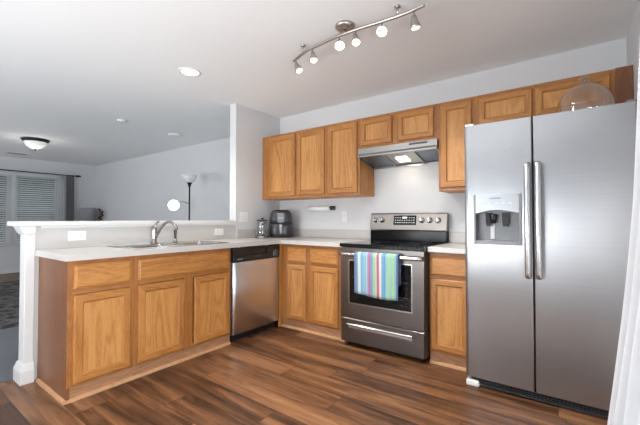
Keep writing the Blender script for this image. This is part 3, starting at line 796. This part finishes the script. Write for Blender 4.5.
# dispenser
m = MB(); a, b, z0, z1 = D; e = 0.0006
m.box(a + e, b - e, -0.733, -0.729, z0 + e, z1 - e)                      # back
m.box(a + e, a + 0.014, -0.805, -0.733, z0 + e, z1 - e, 0.002).box(b - 0.014, b - e, -0.805, -0.733, z0 + e, z1 - e, 0.002)
m.box(a + 0.014, b - 0.014, -0.805, -0.733, z0 + e, z0 + 0.026, 0.002)
dsp = m.build('dispenser', 'mplastic', dl)
m = MB(); n = 12; top = z1 - e; rings = []
pts = [(a + 0.0145, top)] + [(b - 0.0145, top)] + [(b - 0.0145 - (b - a - 0.029) * k / n, 1.170 + 0.024 * math.sin(PI * k / n)) for k in range(n + 1)]
m.loops([[Vector((x, y, z)) for x, z in pts] for y in (-0.806, -0.735)], smooth=False)
fp = m.build('dispenser_panel', brushed('satin_grey_panel', (0.30, 0.31, 0.32), 0, 0.35), dsp)
m = MB()
for k in range(8): m.box(2.628 + k * 0.0085, 2.634 + k * 0.0085, -0.8068, -0.8062, 1.266, 1.274)
m.build('badge', 'dmarks', dsp)
for k in range(5): bx(2.580 + k * 0.04, 2.596 + k * 0.04, -0.8068, -0.8062, 1.235, 1.240).build('button', 'marks', dsp)
for xx in (2.615, 2.715):
    m = MB(); m.loops([[Vector((xx + sx * w_, y, z)) for sx in (-1, 1)] + [Vector((xx + sx * w_, y - 0.012, z)) for sx in (1, -1)] for y, z, w_ in ((-0.744, 1.175, 0.022), (-0.752, 1.12, 0.020), (-0.765, 1.085, 0.014))], smooth=False)
    m.build('paddle', 'bplastic', dsp)
m = MB(); m.cyl((2.642, -0.765, 1.105), (2.642, -0.765, 1.165), 0.016, 16, 0.026); m.build('ice_chute', 'bplastic', dsp)
bx(2.62, 2.645, -0.7335, -0.7331 - 0.004, 1.0, 1.12, 0.0015).build('backlight', 'wplastic', dsp)
# grille
m = MB(); m.box(fx0 + 0.03, fx1 - 0.004, -0.765, -0.7255, 0.006, 0.018).box(fx0 + 0.03, fx1 - 0.004, -0.765, -0.7255, 0.048, 0.06).box(fx0 + 0.03, fx1 - 0.004, -0.745, -0.7255, 0.018, 0.048)
for z in (0.025, 0.037): m.box(fx0 + 0.03, fx1 - 0.004, -0.770, -0.745, z, z + 0.005)
m.build('toe_grille', 'gplastic', c)
m = MB(); m.box(fx0 + 0.002, fx0 + 0.085, -0.800, -0.7255, 0.0, 0.042, 0.012, 3); m.build('foot_cover', 'wplastic', c)['label'] = 'pale corner foot cover'
m = MB(); m.box(fx0 + 0.004, fx0 + 0.06, -0.785, -0.66, 1.7755, 1.790, 0.005, 2); m.build('hinge_cover', 'wplastic', c)['label'] = 'pale hinge cover'
m = MB(); m.box(fx1 - 0.06, fx1 - 0.004, -0.785, -0.66, 1.7755, 1.790, 0.005, 2); m.build('hinge_cover', 'mplastic', c)

# glass dome on the refrigerator
dz = 1.7575
c = thing('glass_dome', 'clear glass cake dome with round knob on top of the refrigerator', 'dome', (3.142, -0.49, dz))
m = MB(); R = 0.153
prof = [(R + 0.004, 0.0), (R + 0.002, 0.006), (R, 0.012), (R, 0.10)] + [(R * math.cos(a), 0.10 + 0.155 * math.sin(a)) for a in [PI / 2 * k / 12 for k in range(1, 12)]] + [(0.012, 0.2555)]
m.lathe((3.142, -0.49, dz), prof, 48, cap0=False); m.build('cover', 'dome', c)
m = MB(); m.lathe((3.142, -0.49, dz + 0.2556), [(0.012, 0), (0.014, 0.006), (0.027, 0.014), (0.033, 0.028), (0.027, 0.042), (0.012, 0.048)], 28); m.build('knob', 'kglass', c)

# ================================================================ COUNTER-TOP THINGS
c = thing('electric_kettle', 'clear glass and steel kettle beside the black air fryer', 'kettle', (0.18, -0.49, 0.9145))
kc = Vector((0.18, -0.49, 0.9145))
m = MB(); m.lathe(kc, [(0.078, 0), (0.080, 0.006), (0.078, 0.024), (0.072, 0.03)]); m.build('base', 'chrome', c)
m = MB(); m.lathe(kc + Vector((0, 0, 0.0305)), [(0.074, 0), (0.075, 0.004), (0.071, 0.06), (0.064, 0.13), (0.060, 0.165)], cap1=False, cap0=False); m.build('jug', 'kglass', c)
m = MB(); m.lathe(kc + Vector((0, 0, 0.0305)), [(0.060, 0.001), (0.054, 0.11), (0.052, 0.155), (0.045, 0.160)], 24); m.build('inner_tube', 'chrome', c)
m = MB(); m.lathe(kc + Vector((0, 0, 0.196)), [(0.0615, 0), (0.063, 0.004), (0.060, 0.010), (0.045, 0.014)]); m.build('lid', 'bplastic', c)
m = MB(); m.lathe(kc + Vector((0, 0, 0.2102)), [(0.008, 0), (0.008, 0.012), (0.016, 0.016), (0.014, 0.028)]); m.build('lid_knob', 'chrome', c)
hd = Vector((-0.80, 0.60, 0)).normalized()
m = MB(); m.tube([kc + hd * r + Vector((0, 0, z)) for r, z in ((0.062, 0.195), (0.085, 0.20), (0.105, 0.18), (0.108, 0.12), (0.100, 0.07), (0.080, 0.05))], 0.008, 10); m.build('handle', 'chrome', c)
m = MB(); m.tube([kc - hd * r + Vector((0, 0, z)) for r, z in ((0.060, 0.165), (0.078, 0.186))], [0.018, 0.012], 10); m.build('spout', 'chrome', c)

c = thing('air_fryer', 'charcoal air fryer in the corner of the worktop, right of the kettle', 'air fryer', (0.215, -0.21, 0.9145), rz=math.radians(42))
def sup(w_, d_, z, yoff=0, n=36, e=3.2):
    out = []
    for k in range(n):
        a = 2 * PI * k / n; ca, sa = math.cos(a), math.sin(a)
        out.append(Vector((w_ * abs(ca) ** (2 / e) * (1 if ca >= 0 else -1), yoff + d_ * abs(sa) ** (2 / e) * (1 if sa >= 0 else -1), z)))
    return out
def lbuild(m, name, mat, parent):
    """build with vertices already in the parent thing's local frame"""
    bmesh.ops.recalc_face_normals(m.bm, faces=list(m.bm.faces)); me = bpy.data.meshes.new(name); m.bm.to_mesh(me); m.bm.free(); me.materials.append(M[mat])
    o = bpy.data.objects.new(name, me); col.objects.link(o); o.parent = parent; return o
m = MB(); m.loops([sup(0.122, 0.125, 0.0), sup(0.138, 0.138, 0.012), sup(0.141, 0.141, 0.022)]); lbuild(m, 'base', 'bplastic', c)
m = MB(); m.loops([sup(0.142, 0.142, 0.0222), sup(0.145, 0.145, 0.05), sup(0.144, 0.144, 0.12), sup(0.141, 0.141, 0.165)]); lbuild(m, 'basket_drawer', 'gplastic', c)
m = MB(); m.loops([sup(0.139, 0.139, 0.167), sup(0.136, 0.136, 0.22), sup(0.127, 0.127, 0.285), sup(0.118, 0.118, 0.305)]); lbuild(m, 'housing', 'gplastic', c)
m = MB(); m.loops([sup(0.112, 0.112, 0.3055), sup(0.106, 0.106, 0.318), sup(0.075, 0.075, 0.328), sup(0.055, 0.055, 0.330)]); lbuild(m, 'lid', 'bplastic', c)
m = MB(); m.loops([[Vector((x, y, z)) for x, y, z in ((-w_, yb, z), (w_, yb, z), (w_ * 0.8, yb - 0.008, z), (-w_ * 0.8, yb - 0.008, z))] for w_, yb, z in ((0.040, -0.139, 0.18), (0.043, -0.136, 0.215), (0.042, -0.127, 0.29))], smooth=False)
o = lbuild(m, 'control_panel', 'mplastic', c)
m = MB(); m.box(-0.030, 0.030, -0.1475, -0.1462, 0.225, 0.238)
lbuild(m, 'panel_marks', 'marks', o)
m = MB(); m.loops([[Vector((-w_, ya, z)), Vector((w_, ya, z)), Vector((w_, yb, z)), Vector((w_ * 0.5, yb - 0.006, z)), Vector((-w_ * 0.5, yb - 0.006, z)), Vector((-w_, yb, z))] for w_, ya, yb, z in ((0.015, -0.146, -0.160, 0.040), (0.018, -0.146, -0.178, 0.055), (0.020, -0.146, -0.186, 0.13), (0.020, -0.1425, -0.180, 0.158))], smooth=False)
lbuild(m, 'handle', 'chrome', c)

# ================================================================ WALL FITTINGS
c = thing('paper_towel_holder', 'white wall-mounted paper towel roll holder below the corner wall cabinet', 'towel holder', (0.70, -0.045, 1.22))
def P_(x): return x
for xx in (0.520, 0.862):
    m = MB(); m.box(xx, xx + 0.008, -0.085, -0.001, 1.235, 1.285, 0.003); m.build('bracket', 'gplastic' if xx > 0.6 else 'wplastic', c)
m = MB(); m.cyl((0.532, -0.060, 1.258), (0.838, -0.060, 1.258), 0.030, 24); m.build('paper_roll', 'paper', c)
m = MB(); m.cyl((0.8385, -0.060, 1.258), (0.861, -0.060, 1.258), 0.020, 20); m.build('end_cap', 'gplastic', c)
m = MB(); m.box(0.54, 0.85, -0.008, -0.001, 1.285, 1.298, 0.002); m.build('mounting_rail', 'wplastic', c)

def plate_x(name, label, y0, y1, z0, z1, duplex=True):
    c = thing(name, label, 'outlet' if duplex else 'switch', (0.0, (y0 + y1) / 2, (z0 + z1) / 2), 'outlets on the peninsula wall' if duplex else None)
    bx(0.0005, 0.006, y0, y1, z0, z1, 0.002, 2).build('cover_plate', 'wplastic', c); yc, zc = (y0 + y1) / 2, (z0 + z1) / 2
    if duplex:
        for s_ in (-1, 1):
            m = MB(); m.lathe((0.0062, yc + s_ * 0.0235, zc), [(0.0165, 0), (0.0165, 0.0012)], 20, (1, 0, 0)); o = m.build('socket', 'wplastic', c)
            m = MB(); m.box(0.0076, 0.0082, yc + s_ * 0.0235 - 0.006, yc + s_ * 0.0235 + 0.002, zc - 0.007, zc - 0.0045).box(0.0076, 0.0082, yc + s_ * 0.0235 - 0.006, yc + s_ * 0.0235 + 0.002, zc + 0.0045, zc + 0.007); m.build('slots', 'dmarks', o)
    else:
        for s_ in (-1, 1):
            m = MB(); m.box(0.0062, 0.013, yc + s_ * 0.0235 - 0.006, yc + s_ * 0.0235 + 0.006, zc - 0.012, zc + 0.012, 0.002); m.build('toggle', 'wplastic', c)
    return c
plate_x('wall_outlet', 'white sideways outlet on the peninsula wall near its white end post', -2.333, -2.213, 0.968, 1.041)
plate_x('wall_outlet', 'white sideways outlet on the peninsula wall, between faucet and corner wall', -1.012, -0.898, 0.961, 1.031)
plate_x('light_switch', 'white double switch plate on the partition wall, left of the kettle', -0.668, -0.553, 1.100, 1.215, False)
c = thing('wall_switch', 'white single switch plate on the back wall, left of the range', 'switch', (0.995, 0, 1.165))
bx(0.958, 1.032, -0.006, -0.0005, 1.105, 1.225, 0.002, 2).build('cover_plate', 'wplastic', c)
bx(0.987, 1.003, -0.012, -0.0062, 1.150, 1.180, 0.002).build('toggle', 'wplastic', c)

# ================================================================ TRACK LIGHT
ZR_ = 2.385
c = thing('track_light', 'curved brushed nickel track light with six spot heads on the kitchen ceiling', 'track light', (1.84, -1.36, 2.45))
def rail(s_):
    pts = [(1.300, -1.245), (1.47, -1.312), (1.646, -1.338), (1.80, -1.350), (1.96, -1.347), (2.13, -1.332), (2.28, -1.328), (2.385, -1.342)]
    q = s_ * (len(pts) - 1); i = min(int(q), len(pts) - 2); f = q - i
    g = lambda k: pts[max(0, min(len(pts) - 1, k))]
    out = []
    for d in (0, 1):
        p0, p1, p2, p3 = g(i - 1)[d], g(i)[d], g(i + 1)[d], g(i + 2)[d]
        out.append(0.5 * (2 * p1 + (p2 - p0) * f + (2 * p0 - 5 * p1 + 4 * p2 - p3) * f * f + (3 * p1 - p0 - 3 * p2 + p3) * f ** 3))
    return out
def rail_at(x):
    return min((rail(k / 400) for k in range(401)), key=lambda p: abs(p[0] - x))
m = MB(); m.tube([(*rail(k / 40), ZR_) for k in range(41)], 0.0105, 12); m.build('rail', 'nickel', c)
m = MB(); m.lathe((1.835, -1.335, 2.4495), [(0.068, 0), (0.068, -0.012), (0.055, -0.026), (0.02, -0.032)], 36); m.build('canopy', 'nickel', c)
x_, y_ = rail_at(1.835); m = MB(); m.cyl((1.835, -1.335, 2.417), (1.835, y_, ZR_ + 0.008), 0.010, 14); m.build('stem', 'nickel', c)
for s_ in (1.44, 2.21):
    x_, y_ = rail_at(s_); m = MB(); m.cyl((x_, y_, ZR_ + 0.0108), (x_, y_, 2.4495), 0.006, 12); m.lathe((x_, y_, 2.4495), [(0.018, 0), (0.018, -0.008), (0.008, -0.014)], 20); m.build('standoff', 'nickel', c)
camd = (cam.location - Vector((1.8, -1.4, 2.35))).normalized()
heads = [(1.335, Vector((0.45, 0.10, -0.9)), 0, 0), (1.55, Vector((0.25, -0.1, -0.95)), 0, 0), (1.80, Vector((0.35, -0.50, -0.79)), 1, 1), (1.925, Vector((0.25, -0.3, -0.92)), 0, 0), (2.11, Vector((0.25, -0.60, -0.76)), 1, 1), (2.315, Vector((0.08, 0.25, -0.97)), 2, 0)]
for s_, d, kind, hot in heads:
    x_, y_ = rail_at(s_); d = d.normalized(); top = Vector((x_, y_, ZR_ - 0.0108)); piv = top - Vector((0, 0, 0.026))
    m = MB(); m.cyl(top, piv, 0.005, 10); m.lathe(piv - d * 0.004, [(0.013, 0), (0.017, 0.017), (0.020, 0.028), (0.029, 0.058), (0.033, 0.072), (0.030, 0.072), (0.025, 0.052)], 24, d, cap1=True)
    hd_ = m.build('spot_head', 'nickel', c)
    m = MB(); m.lathe(piv + d * 0.067, [(0.022, -0.012), (0.0275, 0.0), (0.022, 0.007), (0.01, 0.010)], 24, d); m.build('bulb', 'bulb' if hot else 'bulb_w', hd_)
    l = bpy.data.lights.new('track_spot_lamp', 'SPOT'); l.energy = 32; l.color = (1, 0.97, 0.93); l.spot_size = math.radians(120); l.spot_blend = 0.8; l.shadow_soft_size = 0.03
    o = bpy.data.objects.new('track_spot_lamp', l); col.objects.link(o); o.parent = c
    o.location = piv + d * 0.09 - c.location; o.rotation_euler = d.to_track_quat('-Z', 'Y').to_euler()

# ================================================================ CEILING FITTINGS
c = thing('recessed_downlight', 'lit round recessed downlight in the ceiling above the sink', 'downlight', (0.325, -1.53, 2.45))
m = MB(); m.lathe((0.325, -1.53, 2.4495), [(0.098, 0), (0.098, -0.004), (0.074, -0.007), (0.074, 0)], 40, cap0=False, cap1=False); m.build('trim_ring', 'wplastic', c)
m = MB(); m.lathe((0.325, -1.53, 2.4490), [(0.0735, 0), (0.072, -0.0035)], 40); m.build('lens', 'can', c)
l = bpy.data.lights.new('downlight_lamp', 'SPOT'); l.energy = 60; l.color = (1, 0.96, 0.90); l.spot_size = math.radians(130); l.spot_blend = 0.7; l.shadow_soft_size = 0.06
o = bpy.data.objects.new('downlight_lamp', l); col.objects.link(o); o.parent = c; o.location = (0, 0, -0.02)
for nm, lab, x_, y_, r, cat in (('smoke_detector', 'smaller of two white ceiling discs, nearer the dome light', -1.76, -1.18, 0.055, 'detector'), ('smoke_detector', 'larger of two white ceiling discs, close to the living room wall', -1.92, -0.33, 0.095, 'ceiling disc')):
    c = thing(nm, lab, cat, (x_, y_, 2.45))
    m = MB(); m.lathe((x_, y_, 2.4495), [(r, 0), (r, -0.010), (r * 0.85, -0.022), (r * 0.3, -0.026)], 32); m.build('housing', 'wplastic', c)
    m = MB(); m.lathe((x_, y_, 2.4230), [(r * 0.22, 0), (r * 0.2, -0.003)], 20); m.build('centre_cap', 'wplastic', c)
c = thing('ceiling_vent', 'white rectangular vent grille in the living room ceiling', 'vent', (-5.9, -1.33, 2.45))
m = MB(); m.box(-6.02, -5.78, -1.50, -1.48, 2.44, 2.4495).box(-6.02, -5.78, -1.18, -1.16, 2.44, 2.4495).box(-6.02, -6.0, -1.48, -1.18, 2.44, 2.4495).box(-5.80, -5.78, -1.48, -1.18, 2.44, 2.4495); m.build('frame', 'wplastic', c)
m = MB()
for k in range(7): m.box(-5.993 + k * 0.028, -5.978 + k * 0.028, -1.4795, -1.1805, 2.442, 2.449)
m.build('louvres', 'mplastic', c)
c = thing('flush_ceiling_light', 'frosted dome ceiling light with dark bronze rim over the living room', 'ceiling light', (-4.08, -1.5, 2.45))
cc = (-4.08, -1.5, 2.4495)
m = MB(); m.lathe(cc, [(0.185, 0), (0.19, -0.015), (0.172, -0.035), (0.165, -0.045)], 40); m.build('rim', 'bronze', c)
m = MB(); m.lathe((-4.08, -1.5, 2.404), [(0.155, 0), (0.148, -0.03), (0.115, -0.07), (0.07, -0.10), (0.02, -0.115)], 40); m.build('glass_bowl', 'domelit', c)
m = MB(); m.lathe((-4.08, -1.5, 2.2885), [(0.014, 0), (0.018, -0.01), (0.010, -0.025), (0.004, -0.03)], 16); m.build('finial', 'bronze', c)
l = bpy.data.lights.new('flush_lamp', 'POINT'); l.energy = 3; l.color = (1, 0.97, 0.93); l.shadow_soft_size = 0.1
o = bpy.data.objects.new('flush_lamp', l); col.objects.link(o); o.parent = c; o.location = (0, 0, -0.28)

# ================================================================ LIVING ROOM
def blind(label, y0, y1):
    c = thing('venetian_blind', label, 'blind', (XW + 0.03, (y0 + y1) / 2, wz0), 'venetian blinds on the living room windows')
    bx(XW + 0.004, XW + 0.050, y0, y1, wz1 - 0.02, wz1 + 0.030, 0.003).build('headrail', 'blind', c)
    m = MB(); z = wz1 - 0.045; k = 0
    while z > wz0 + 0.02:
        m.loops([[Vector((XW + 0.027 + dx, y, z + dz_)) for dx, dz_ in ((-0.019, 0.015), (0.019, -0.013), (0.019, -0.0155), (-0.019, 0.0125))] for y in (y0 + 0.004, y1 - 0.004)], smooth=False)
        z -= 0.046
    m.build('slats', 'blind', c)
    bx(XW + 0.008, XW + 0.046, y0 + 0.002, y1 - 0.002, wz0 - 0.012, wz0 + 0.006, 0.003).build('bottom_rail', 'blind', c)
    m = MB()
    for f in (0.12, 0.5, 0.88): yv = y0 + (y1 - y0) * f; m.cyl((XW + 0.049, yv, wz0), (XW + 0.049, yv, wz1 - 0.02), 0.0012, 6)
    m.build('ladder_cord', 'blind', c)
blind('white venetian blind on the window cut by the left frame edge', wy[0][0] - 0.02, wy[0][1] + 0.01)
blind('white venetian blind on the right-hand window beside the curtains', wy[1][0] - 0.01, wy[1][1] + 0.02)
c = thing('curtain_rod', 'black curtain rod above the living room windows', 'curtain rod', (XW, -1.2, 2.15))
m = MB(); m.cyl((XW + 0.10, -2.55, 2.15), (XW + 0.10, -0.15, 2.15), 0.012, 14); m.build('rod', 'bmetal', c)
m = MB(); m.lathe((XW + 0.10, -0.1495, 2.15), [(0.010, 0), (0.024, 0.02), (0.028, 0.05), (0.018, 0.09), (0.006, 0.12)], 18, (0, 1, 0)); m.build('finial', 'bmetal', c)
for yv in (-2.4, -0.165): 
    m = MB(); m.cyl((XW + 0.0005, yv, 2.15), (XW + 0.0875, yv, 2.15), 0.008, 10); m.lathe((XW + 0.0005, yv, 2.15), [(0.025, 0), (0.025, 0.006)], 18, (1, 0, 0)); m.build('bracket', 'bmetal', c)
def drape(y0, y1, z0, z1, xc, amp, waves, phase=0):
    m = MB(); n = 60; rings = []
    for z in [z0 + (z1 - z0) * k / 12 for k in range(13)]:
        rings.append([Vector((xc + amp * math.sin(2 * PI * waves * i / n + phase) + 0.004 * math.sin(z * 3 + i), y0 + (y1 - y0) * i / n, z)) for i in range(n + 1)])
    m.loops(rings, False, False, True, closed=False); return m
m = drape(-0.50, -0.345, 0.03, 2.134, XW + 0.10, 0.022, 3)
o = one(m, 'sheer_curtain', 'sheer', (XW + 0.10, -0.40, 0.03), 'white sheer curtain hanging beside the grey one at the living room window', 'curtain'); s = o.modifiers.new('thickness', 'SOLIDIFY'); s.thickness = 0.003
m = drape(-0.34, -0.185, 0.03, 2.134, XW + 0.10, 0.035, 3, 0.8)
o = one(m, 'grey_curtain', 'gcurtain', (XW + 0.10, -0.2, 0.03), 'grey curtain bunched at the right end of the black rod', 'curtain'); s = o.modifiers.new('thickness', 'SOLIDIFY'); s.thickness = 0.004

# floor lamp with side globe
lx, ly = -1.86, -0.10
c = thing('floor_lamp', 'black torchiere floor lamp with white bowl and lit side globe behind the ledge', 'floor lamp', (lx, ly, 0))
m = MB(); m.lathe((lx, ly, 0), [(0.13, 0), (0.13, 0.015), (0.04, 0.03), (0.012, 0.035)]); m.build('base', 'bmetal', c)
m = MB(); m.cyl((lx, ly, 0.0355), (lx, ly, 1.64), 0.012); m.build('pole', 'bmetal', c)
m = MB(); m.lathe((lx, ly, 1.6405), [(0.014, 0), (0.022, 0.03), (0.040, 0.075)]); m.build('socket_cup', 'bmetal', c)
m = MB(); m.lathe((lx, ly, 1.7158), [(0.042, 0), (0.075, 0.02), (0.105, 0.065), (0.118, 0.125), (0.113, 0.125), (0.100, 0.068), (0.07, 0.025)], 36); m.build('bowl_shade', 'frost', c)
gd = Vector((-0.81, -0.59, 0)) * 0.25; gc = Vector((lx, ly, 1.355)) + gd
m = MB(); m.tube([(lx, ly, 1.38), Vector((lx, ly, 1.41)) + gd * 0.35, gc + Vector((0, 0, 0.05)) - gd * 0.25], 0.009, 8); m.build('side_arm', 'mplastic', c)
m = MB(); m.lathe(gc - Vector((0, 0, 0.084)), [(0.084 * math.sin(PI * k / 14), 0.084 * (1 - math.cos(PI * k / 14))) for k in range(1, 14)], 28); m.build('globe_shade', 'globe', c)

# corner table with lamp and dried flowers
tx, ty = -6.1, 0.08
c = thing('side_table', 'dark wooden side table in the far living room corner', 'table', (tx, ty, 0))
bx(tx - 0.20, tx + 0.31, -0.20, 0.27, 0.70, 0.73, 0.004).build('tabletop', 'dkwood', c)
for a in (-0.17, 0.28):
    for b in (-0.16, 0.23): bx(tx + a - 0.018, tx + a + 0.018, b - 0.018, b + 0.018, 0, 0.6995).build('leg', 'dkwood', c)
c = thing('table_lamp', 'table lamp with grey drum shade in the far living room corner', 'lamp', (tx - 0.02, 0.02, 0.7305))
m = MB(); m.lathe((tx - 0.02, 0.02, 0.7305), [(0.07, 0), (0.07, 0.012), (0.045, 0.05), (0.06, 0.12), (0.03, 0.22), (0.01, 0.26), (0.01, 0.42)], 28); m.build('base', 'vase', c)
m = MB(); m.lathe((tx - 0.02, 0.02, 1.085), [(0.175, 0), (0.168, 0.28), (0.160, 0.303), (0.145, 0.312)], 40); m.build('lamp_shade', 'shade', c)
c = thing('flower_vase', 'small vase of dark dried flowers beside the grey table lamp', 'vase', (tx + 0.24, 0.19, 0.7305))
vx, vy = tx + 0.24, 0.19
m = MB(); m.lathe((vx, vy, 0.7305), [(0.03, 0), (0.042, 0.08), (0.042, 0.22), (0.028, 0.30), (0.033, 0.33)], 20); m.build('vessel', 'vase', c)
m = MB()
for k in range(9):
    a = k * 2.4; r = 0.02 + 0.045 * ((k * 7) % 9) / 9; h = 0.40 + 0.26 * ((k * 5) % 9) / 9
    p = Vector((vx + r * math.cos(a), min(vy + r * math.sin(a), 0.245), 0.73 + h)); m.cyl((vx, vy, 1.0), p, 0.003, 6)
    m.lathe(p - Vector((0, 0, 0.02)), [(0.004, 0), (0.022, 0.012), (0.026, 0.028), (0.006, 0.046)], 10)
m.build('flower_stems', 'dried', c)
# carpet and rug
one(MB().poly_prism([(-5.15, -5.2), (-0.1415, -5.2), (-0.1415, 0.28), (-5.15, 0.28)], 0.0, 0.006), 'grey_carpet', 'carpet', (-2.6, -2.4, 0.0), 'plain grey carpet covering the living room floor beside the peninsula', 'carpet')
one(bx(-5.13, -1.66, -4.6, -0.7, 0.0065, 0.016), 'patterned_rug', 'rug', (-3.4, -2.6, 0.0065), 'black and grey patterned rug lying on the grey carpet', 'rug')

# outdoors beyond the living room windows; added hedge darkens the gaps between slats
one(bx(-14.0, XW - 0.16, -8.0, 3.0, -0.20, -0.12), 'lawn', 'hedge', (-10, -2.5, -0.2), 'green lawn outside the living room windows', 'lawn')['kind'] = 'stuff'
m = MB(); nx_, nz_ = 60, 24; random.seed(3)
pts_ = [[Vector((-9.6 - 0.6 * (k / nz_) ** 3 + random.uniform(-0.12, 0.12), -7.5 + 10 * i / nx_, -0.119 + (2.65 + random.uniform(-0.1, 0.1) * (k == nz_)) * k / nz_)) for i in range(nx_ + 1)] for k in range(nz_ + 1)]
m.loops(pts_, False, False, True, closed=False)
back = [[Vector((-10.8, p.y, p.z)) for p in pts_[-1]], [Vector((-10.8, p.y, -0.119)) for p in pts_[-1]]]
m.loops([pts_[-1]] + back, False, False, True, closed=False)
one(m, 'added_hedge', 'hedge', (-10.2, -2.5, -0.119), 'tall dark green hedge added behind the living room blinds', 'hedge')

# ================================================================ FOREGROUND CURTAIN
c = thing('door_curtain_rod', 'curtain rod carrying the white curtain beside the refrigerator', 'curtain rod', (3.28, -3.3, 2.22))
m = MB(); m.cyl((3.28, -4.5, 2.225), (3.28, -1.95, 2.225), 0.012); m.build('rod', 'bmetal', c)
for yv in (-4.4, -2.02):
    m = MB(); m.cyl((XR - 0.0005, yv, 2.225), (3.2925, yv, 2.225), 0.008, 10); m.build('bracket', 'bmetal', c)
EDGE = [(0.0, 3.060), (0.30, 3.095), (0.60, 3.132), (0.73, 3.147), (0.89, 3.165), (1.04, 3.180), (1.18, 3.192), (1.31, 3.199), (1.42, 3.204), (1.8, 3.22), (2.3, 3.24)]
def edge_x(z):
    for (za, xa), (zb_, xb) in zip(EDGE, EDGE[1:]):
        if z <= zb_: return xa + (xb - xa) * (z - za) / (zb_ - za)
    return EDGE[-1][1]
m = MB(); n = 96; rings = []
for k in range(29):
    z = 0.02 + (2.200 - 0.02) * k / 28; t_ = max(0.0, 1 - z / 2.21); row = []
    for i in range(n + 1):
        s_ = i / n; y = -2.15 - 0.36 * s_
        fold = (0.022 + 0.02 * t_) * (1 - math.cos(2 * PI * 4 * s_ + 0.5 * math.sin(z * 2.1 + s_ * 4))) + 0.006 * math.sin(z * 6 + s_ * 11) * s_
        row.append(Vector((edge_x(z) + fold + 0.02 * s_, y, z)))
    rings.append(row)
m.loops(rings, False, False, True, closed=False)
o = one(m, 'white_curtain', 'curtain', (3.28, -2.3, 0.02), 'white fabric curtain at the right frame edge, in front of the refrigerator', 'curtain'); s = o.modifiers.new('thickness', 'SOLIDIFY'); s.thickness = 0.003
